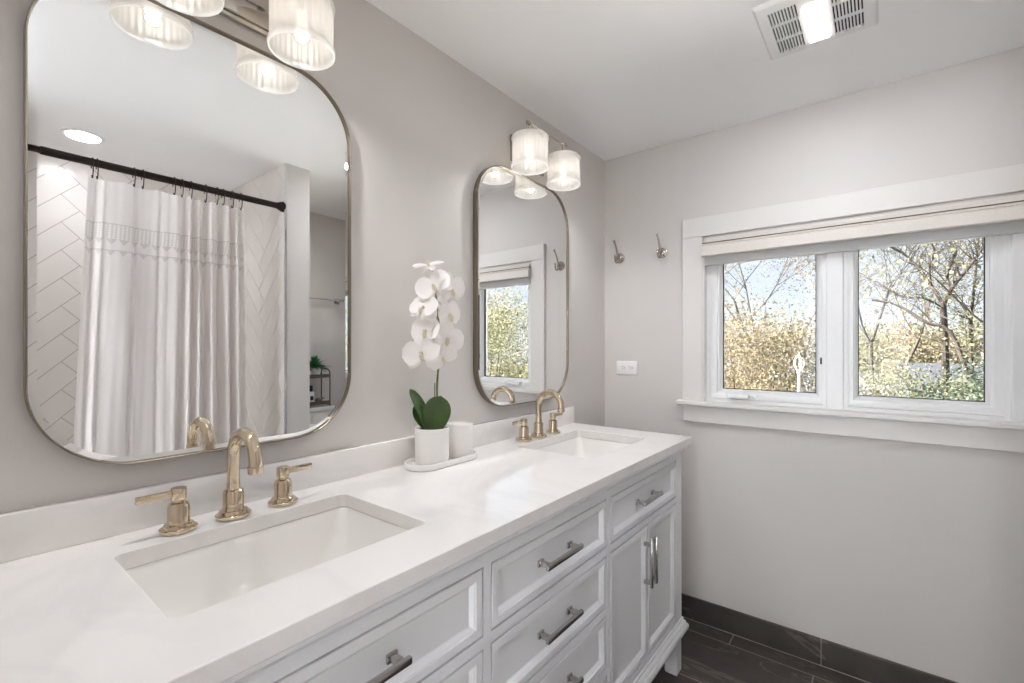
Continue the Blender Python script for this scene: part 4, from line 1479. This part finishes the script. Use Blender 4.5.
def bush(label, x, y, top, rad, leafmat, n, size, seed, name='bush', cat='bush', squash=1.0):
    rng = random.Random(seed)
    t = thing(name, label, cat, (x, y, GZ), 'bushes outside the window')
    hh = top - GZ
    mb = MB()
    cs_ = []
    for i in range(8):
        a = rng.random() * 6.28
        tipz = hh * rng.uniform(0.55, 0.95)
        q = rad * rng.uniform(0.2, 0.85)
        p = [Vector((0, 0, 0)), Vector((q * 0.35 * math.cos(a), q * 0.35 * math.sin(a), tipz * 0.5)), Vector((q * math.cos(a), q * math.sin(a), tipz))]
        mb.tube(p, [0.035, 0.02, 0.006], 5)
    for i in range(90):
        a, b = rng.random() * 6.28, math.acos(rng.uniform(-0.9, 1))
        rr = rng.uniform(0.55, 1.0)
        lump = 1 + 0.22 * math.sin(3 * a + seed) * math.sin(2 * b + seed)
        cs_.append(Vector((rad * rr * lump * math.sin(b) * math.cos(a), rad * rr * lump * math.sin(b) * math.sin(a), hh * 0.55 + hh * 0.45 * rr * math.cos(b) * lump)))
    mb.build('stems', M['bark'], t)
    me = leaf_cloud(rng, cs_, n, size, rad * 0.16)
    me.materials.append(M[leafmat])
    o = bpy.data.objects.new('foliage', me)
    COL.objects.link(o)
    o.parent = t
    return t

def ray_xy(u, y):
    a = (u - 512) / 466.1
    th = math.atan(369.5 / 466.1)
    dx, dy = -math.sin(th) + math.cos(th) * a, math.cos(th) + math.sin(th) * a
    return 1.146 + dx / dy * y

# seen through the left pane
bush('golden leafy autumn tree filling the lower left window pane', ray_xy(752, 9.5), 9.5, 2.45, 1.7, 'lf_gold', 30000, 0.055, 3, 'autumn_tree', 'tree')
tree('pale thin-leaved tree rising above the golden one, left window pane', ray_xy(740, 12.5), 12.5, 6.0, 0.07, 'lf_pale', 9000, 0.05, 11, jitter=0.42, bark='barkpale', upb=0.35)
tree('pale peach-leaved tree at the right edge of the left window pane', ray_xy(818, 15), 15, 6.6, 0.07, 'lf_rust', 9000, 0.06, 12, jitter=0.4, bark='barkpale', upb=0.25)
# seen through the right pane
def limb_tree(label, x, y, limbs, leafmat, n_leaves, leaf_size, seed, jitter, name='tree', twig=0.55, ntw=4):
    """a tree whose main limbs are given as (points, start radius, end radius) relative to its base; twigs grow from them"""
    rng = random.Random(seed)
    t = thing(name, label, 'tree', (x, y, GZ), 'trees outside the window')
    mb = MB()
    tips = []
    def twigs(pts, rad, lev, L):
        n = len(pts)
        for i in range(max(2, n // 4), n):
            for _ in range(ntw if lev == 0 else 2):
                if rng.random() < (0.55 if lev == 0 else 0.8):
                    d = (pts[i] - pts[i - 1]).normalized()
                    ax = Vector((rng.uniform(-1, 1), rng.uniform(-1, 1), rng.uniform(-0.3, 0.9))).normalized()
                    d = (d * 0.6 + ax).normalized()
                    q = pts[i].copy()
                    pp = [q.copy()]
                    k = 4
                    for __ in range(k):
                        d = (d + Vector((rng.gauss(0, .25), rng.gauss(0, .25), rng.gauss(0.05, .2)))).normalized()
                        q = q + d * (L * rng.uniform(0.6, 1.2) / k)
                        pp.append(q.copy())
                    r0 = max(0.006, rad[i] * 0.45)
                    rr = [r0 * (1 - 0.75 * m / k) for m in range(k + 1)]
                    mb.tube(pp, rr, 4, caps=False)
                    tips.append(q.copy())
                    tips.append(pp[2].copy())
                    if lev < 1:
                        twigs(pp, rr, lev + 1, L * 0.55)
    for pts, r0, r1, tw in limbs:
        P = smooth_path(pts, 4)
        rad = [r0 + (r1 - r0) * i / (len(P) - 1) for i in range(len(P))]
        mb.tube(P, rad, 8)
        if tw:
            twigs(P, rad, 0, twig)
    mb.build('trunk', M['bark'], t)
    me = leaf_cloud(rng, tips, n_leaves, leaf_size, jitter)
    me.materials.append(M[leafmat])
    o = bpy.data.objects.new('foliage', me)
    COL.objects.link(o)
    o.parent = t
    return t
def rel(x, y, pts):
    return [Vector((px - x, dy, pz - GZ)) for px, dy, pz in pts]
ox = 2.36
limb_tree('tall dark oak forking high in the right window pane', ox, 15.0, [
    (rel(ox, 15, [(2.36, 0, GZ), (2.34, 0.05, -1.0), (2.33, 0, 1.0), (2.29, 0.02, 2.3)]), 0.085, 0.062, False),
    (rel(ox, 15, [(2.29, 0.02, 2.28), (1.98, 0.3, 3.0), (1.62, 0.5, 3.6), (1.12, 0.4, 3.98), (0.7, 0.6, 4.3)]), 0.042, 0.012, True),
    (rel(ox, 15, [(2.29, 0.02, 2.25), (2.42, -0.1, 2.62), (2.62, -0.2, 2.95), (2.84, -0.3, 3.32), (3.0, -0.2, 3.75), (3.1, 0, 4.6)]), 0.048, 0.016, True),
    (rel(ox, 15, [(2.40, -0.1, 2.60), (2.38, 0.2, 2.95), (2.46, 0.3, 3.3), (2.56, 0.5, 3.62), (2.4, 0.6, 4.4)]), 0.034, 0.012, True),
    (rel(ox, 15, [(2.10, 0.2, 2.72), (2.05, 0.0, 3.15), (2.12, -0.2, 3.55), (1.97, -0.3, 3.95), (1.9, -0.3, 4.6)]), 0.026, 0.009, True),
    (rel(ox, 15, [(2.28, 0, 2.2), (1.95, -0.2, 2.42), (1.55, -0.5, 2.45), (1.2, -0.6, 2.7)]), 0.024, 0.008, True)], 'lf_lime', 2000, 0.045, 25, 0.25)
qx = 3.0
limb_tree('slim dark tree beside the tall oak, by the right pane edge', qx, 17.0, [
    (rel(qx, 17, [(3.0, 0, GZ), (3.03, 0, -0.5), (2.98, 0.1, 1.6), (3.05, 0, 3.0), (3.2, 0.1, 5.2)]), 0.06, 0.018, True),
    (rel(qx, 17, [(3.0, 0.05, 2.0), (2.75, 0.2, 2.5), (2.6, 0.3, 2.65)]), 0.025, 0.008, True)], 'lf_lime', 3600, 0.06, 32, 0.35)
tree('yellow-green tree against the sky at the left of the right pane', ray_xy(868, 19), 19, 6.6, 0.07, 'lf_lime', 6000, 0.075, 41, fork=0.55, jitter=0.32)
tree('thin-leaved tree behind the leaning trunk in the right pane', ray_xy(900, 22), 22, 7.2, 0.08, 'lf_pale', 3500, 0.08, 45, fork=0.5, jitter=0.4)
bush('grey-green bushy tree in the lower right corner of the window', ray_xy(976, 10.0), 10.0, 1.10, 1.05, 'lf_green', 20000, 0.06, 51)
bush('yellow-green bush in the middle of the right window pane', ray_xy(908, 13.5), 13.5, 0.95, 1.35, 'lf_lime', 15000, 0.07, 52)
bush('yellow-green bush below the tall oak tree', ray_xy(946, 14), 14, 0.75, 1.3, 'lf_lime', 14000, 0.07, 53)
bush('low pale bush beside the grey roof, left of the right pane', ray_xy(866, 15.5), 15.5, 0.15, 1.0, 'lf_pale', 10000, 0.07, 54)
bush('golden bush at the foot of the right window pane', ray_xy(885, 11.5), 11.5, -0.15, 1.0, 'lf_gold', 10000, 0.06, 55)
# background row
for i, (u, yy, lm, lab) in enumerate((
        (735, 34, 'lf_rust', 'distant peach tree behind the left window pane'),
        (790, 38, 'lf_gold', 'distant golden tree behind the peach-leaved tree'),
        (862, 36, 'lf_lime', 'distant yellow-green tree at the left of the right pane'),
        (895, 41, 'lf_rust', 'distant peach autumn tree in the middle of the right pane'),
        (925, 35, 'lf_gold', 'distant golden tree left of the tall oak'),
        (960, 39, 'lf_rust', 'distant peach tree behind the tall oak'),
        (990, 36, 'lf_lime', 'distant yellow-green tree at the right pane edge'))):
    bush(lab, ray_xy(u, yy), yy, 2.6 + 0.5 * math.sin(i * 2.3), 2.6, lm, 9000, 0.17, 70 + i, 'tree', 'tree')
# what the far mirror catches of the garden
bush('yellow-green tree seen in the far mirror through the window', 7.4, 9.6, 3.0, 1.9, 'lf_lime', 24000, 0.065, 91, 'tree', 'tree')
tree('slim pale tree in front of the yellow-green one in the far mirror', 5.6, 7.6, 5.6, 0.05, 'lf_lime', 4000, 0.06, 92, fork=0.3, jitter=0.25, spread=0.8)
bush('pale yellow tree behind the yellow-green one in the far mirror', 11.6, 14.5, 3.6, 2.4, 'lf_pale', 16000, 0.09, 93, 'tree', 'tree')

# leaning dead trunk
lt_ = thing('leaning_trunk', 'dark dead trunk leaning across the right window pane', 'tree trunk', (2.75, 12.0, GZ))
lp_ = smooth_path([Vector((0, 0, 0)), Vector((-0.12, 0, 2.4)), Vector((-0.50, 0, 4.64)), Vector((-0.95, 0, 5.05)), Vector((-1.36, 0.05, 5.40)), Vector((-1.76, 0, 5.52))], 4)
mb = MB().tube(lp_, [0.045 - 0.028 * i / len(lp_) for i in range(len(lp_))], 8)
for k, (dx_, dz_) in ((14, (0.12, 0.3)), (17, (-0.25, 0.12)), (11, (-0.2, 0.4))):
    b0 = lp_[k]
    mb.tube([b0, b0 + Vector((dx_ * 0.6, 0.1, dz_ * 0.6)), b0 + Vector((dx_ * 1.3, 0.05, dz_))], [0.012, 0.008, 0.003], 6)
mb.build('trunk', M['bark'], lt_)

# silver spruce
def spruce(label, x, y, top, rad, seed):
    rng = random.Random(seed)
    t = thing('spruce', label, 'tree', (x, y, GZ), 'trees outside the window')
    hh = top - GZ
    MB().tube([(0, 0, 0), (0, 0, hh)], [0.09, 0.01], 7).build('trunk', M['bark'], t)
    cs_ = []
    for k in range(26):
        zz = hh * (0.12 + 0.86 * k / 26)
        rr = rad * (1 - zz / hh) + 0.05
        for j in range(9):
            a = j / 9 * 6.28 + k * 0.7
            for q in (0.35, 0.6, 0.8, 1.0):
                cs_.append(Vector((rr * q * math.cos(a), rr * q * math.sin(a), zz - 0.18 * q * rr)))
    me = leaf_cloud(rng, cs_, 14000, 0.06, 0.06)
    me.materials.append(M['lf_spruce'])
    o = bpy.data.objects.new('foliage', me)
    COL.objects.link(o)
    o.parent = t
spruce('silver spruce behind the white garden lantern post', ray_xy(822, 10.5), 10.5, 1.55, 1.25, 61)

# white lantern post
pl = thing('lantern_post', 'white post with an open lantern head in the left window pane', 'lamp post', (ray_xy(799, 8.0), 8.0, GZ))
pm = MB()
pm.lathe([(0, 0), (0.11, 0), (0.11, 0.05), (0.07, 0.10), (0.035, 0.14), (0.019, 4.16), (0.026, 4.18), (0.017, 4.21), (0, 4.21)], seg=20)
pm.build('post', M['whitemetal'], pl)
hd_ = MB()
for k in range(5):
    a = 2 * PI * k / 5 + 0.3
    hd_.tube(smooth_path([(0.015 * math.cos(a), 0.015 * math.sin(a), 4.20), (0.055 * math.cos(a), 0.055 * math.sin(a), 4.27), (0.070 * math.cos(a), 0.070 * math.sin(a), 4.34), (0.045 * math.cos(a), 0.045 * math.sin(a), 4.40), (0, 0, 4.43)], 4), 0.008, 6)
hd_.lathe([(0, 4.42), (0.022, 4.42), (0.016, 4.44), (0.008, 4.46), (0, 4.48)], seg=14)
hd_.build('lantern_head', M['whitemetal'], pl)

# houses beyond the garden
def house(label, x, y, w, d, eave, ridge, wallmat, rz, n_win):
    h = thing('house', label, 'house', (x, y, GZ), 'houses beyond the garden', rz)
    e, r_ = eave - GZ, ridge - GZ
    MB().box((-w / 2, -d / 2, 0), (w / 2, d / 2, e)).loops([[(-w / 2, -d / 2, e), (-w / 2, d / 2, e), (-w / 2, 0, r_ - 0.1)], [(w / 2, -d / 2, e), (w / 2, d / 2, e), (w / 2, 0, r_ - 0.1)]], True, True).build('walls', M[wallmat], h, smooth=False)
    q = 0.35
    rf = MB()
    for s in (-1, 1):
        rf.loops([[(xx, 0, r_), (xx, s * (d / 2 + q), e - 0.15), (xx, s * (d / 2 + q), e - 0.03), (xx, 0, r_ + 0.12)] for xx in (-w / 2 - q, w / 2 + q)], True, True)
    rf.build('roof', M['roof'], h, smooth=False)
    for i in range(n_win):
        wx = -w / 2 + w * (i + 0.5) / n_win
        f = MB().box((wx - 0.55, -d / 2 - 0.05, e - 1.75), (wx + 0.55, -d / 2 + 0.01, e - 0.45), 0.01, 1).build('house_window', M['whitemetal'], h, smooth=False)
        MB().box((wx - 0.45, -d / 2 - 0.07, e - 1.65), (wx + 0.45, -d / 2 - 0.04, e - 0.55)).build('pane', M['pane'], f, smooth=False)
    MB().box((w * 0.22, -0.3, r_ - 0.6), (w * 0.22 + 0.5, 0.3, r_ + 0.7), 0.02, 1).build('chimney', M['brick'], h, smooth=False)
house('house with blue-grey roof at the lower left of the right pane', ray_xy(858, 27), 27, 4.0, 4.0, -1.5, -0.05, 'brick', 0.0, 2)
house('white house half hidden by the bushes below the tall oak', ray_xy(957, 32), 32, 4.8, 5.0, -1.3, 0.35, 'siding', 0.3, 2)
house('low house with grey roof behind the bush in the right pane', ray_xy(930, 25.5), 25.5, 3.6, 3.6, -1.9, -0.65, 'siding', -0.15, 3)
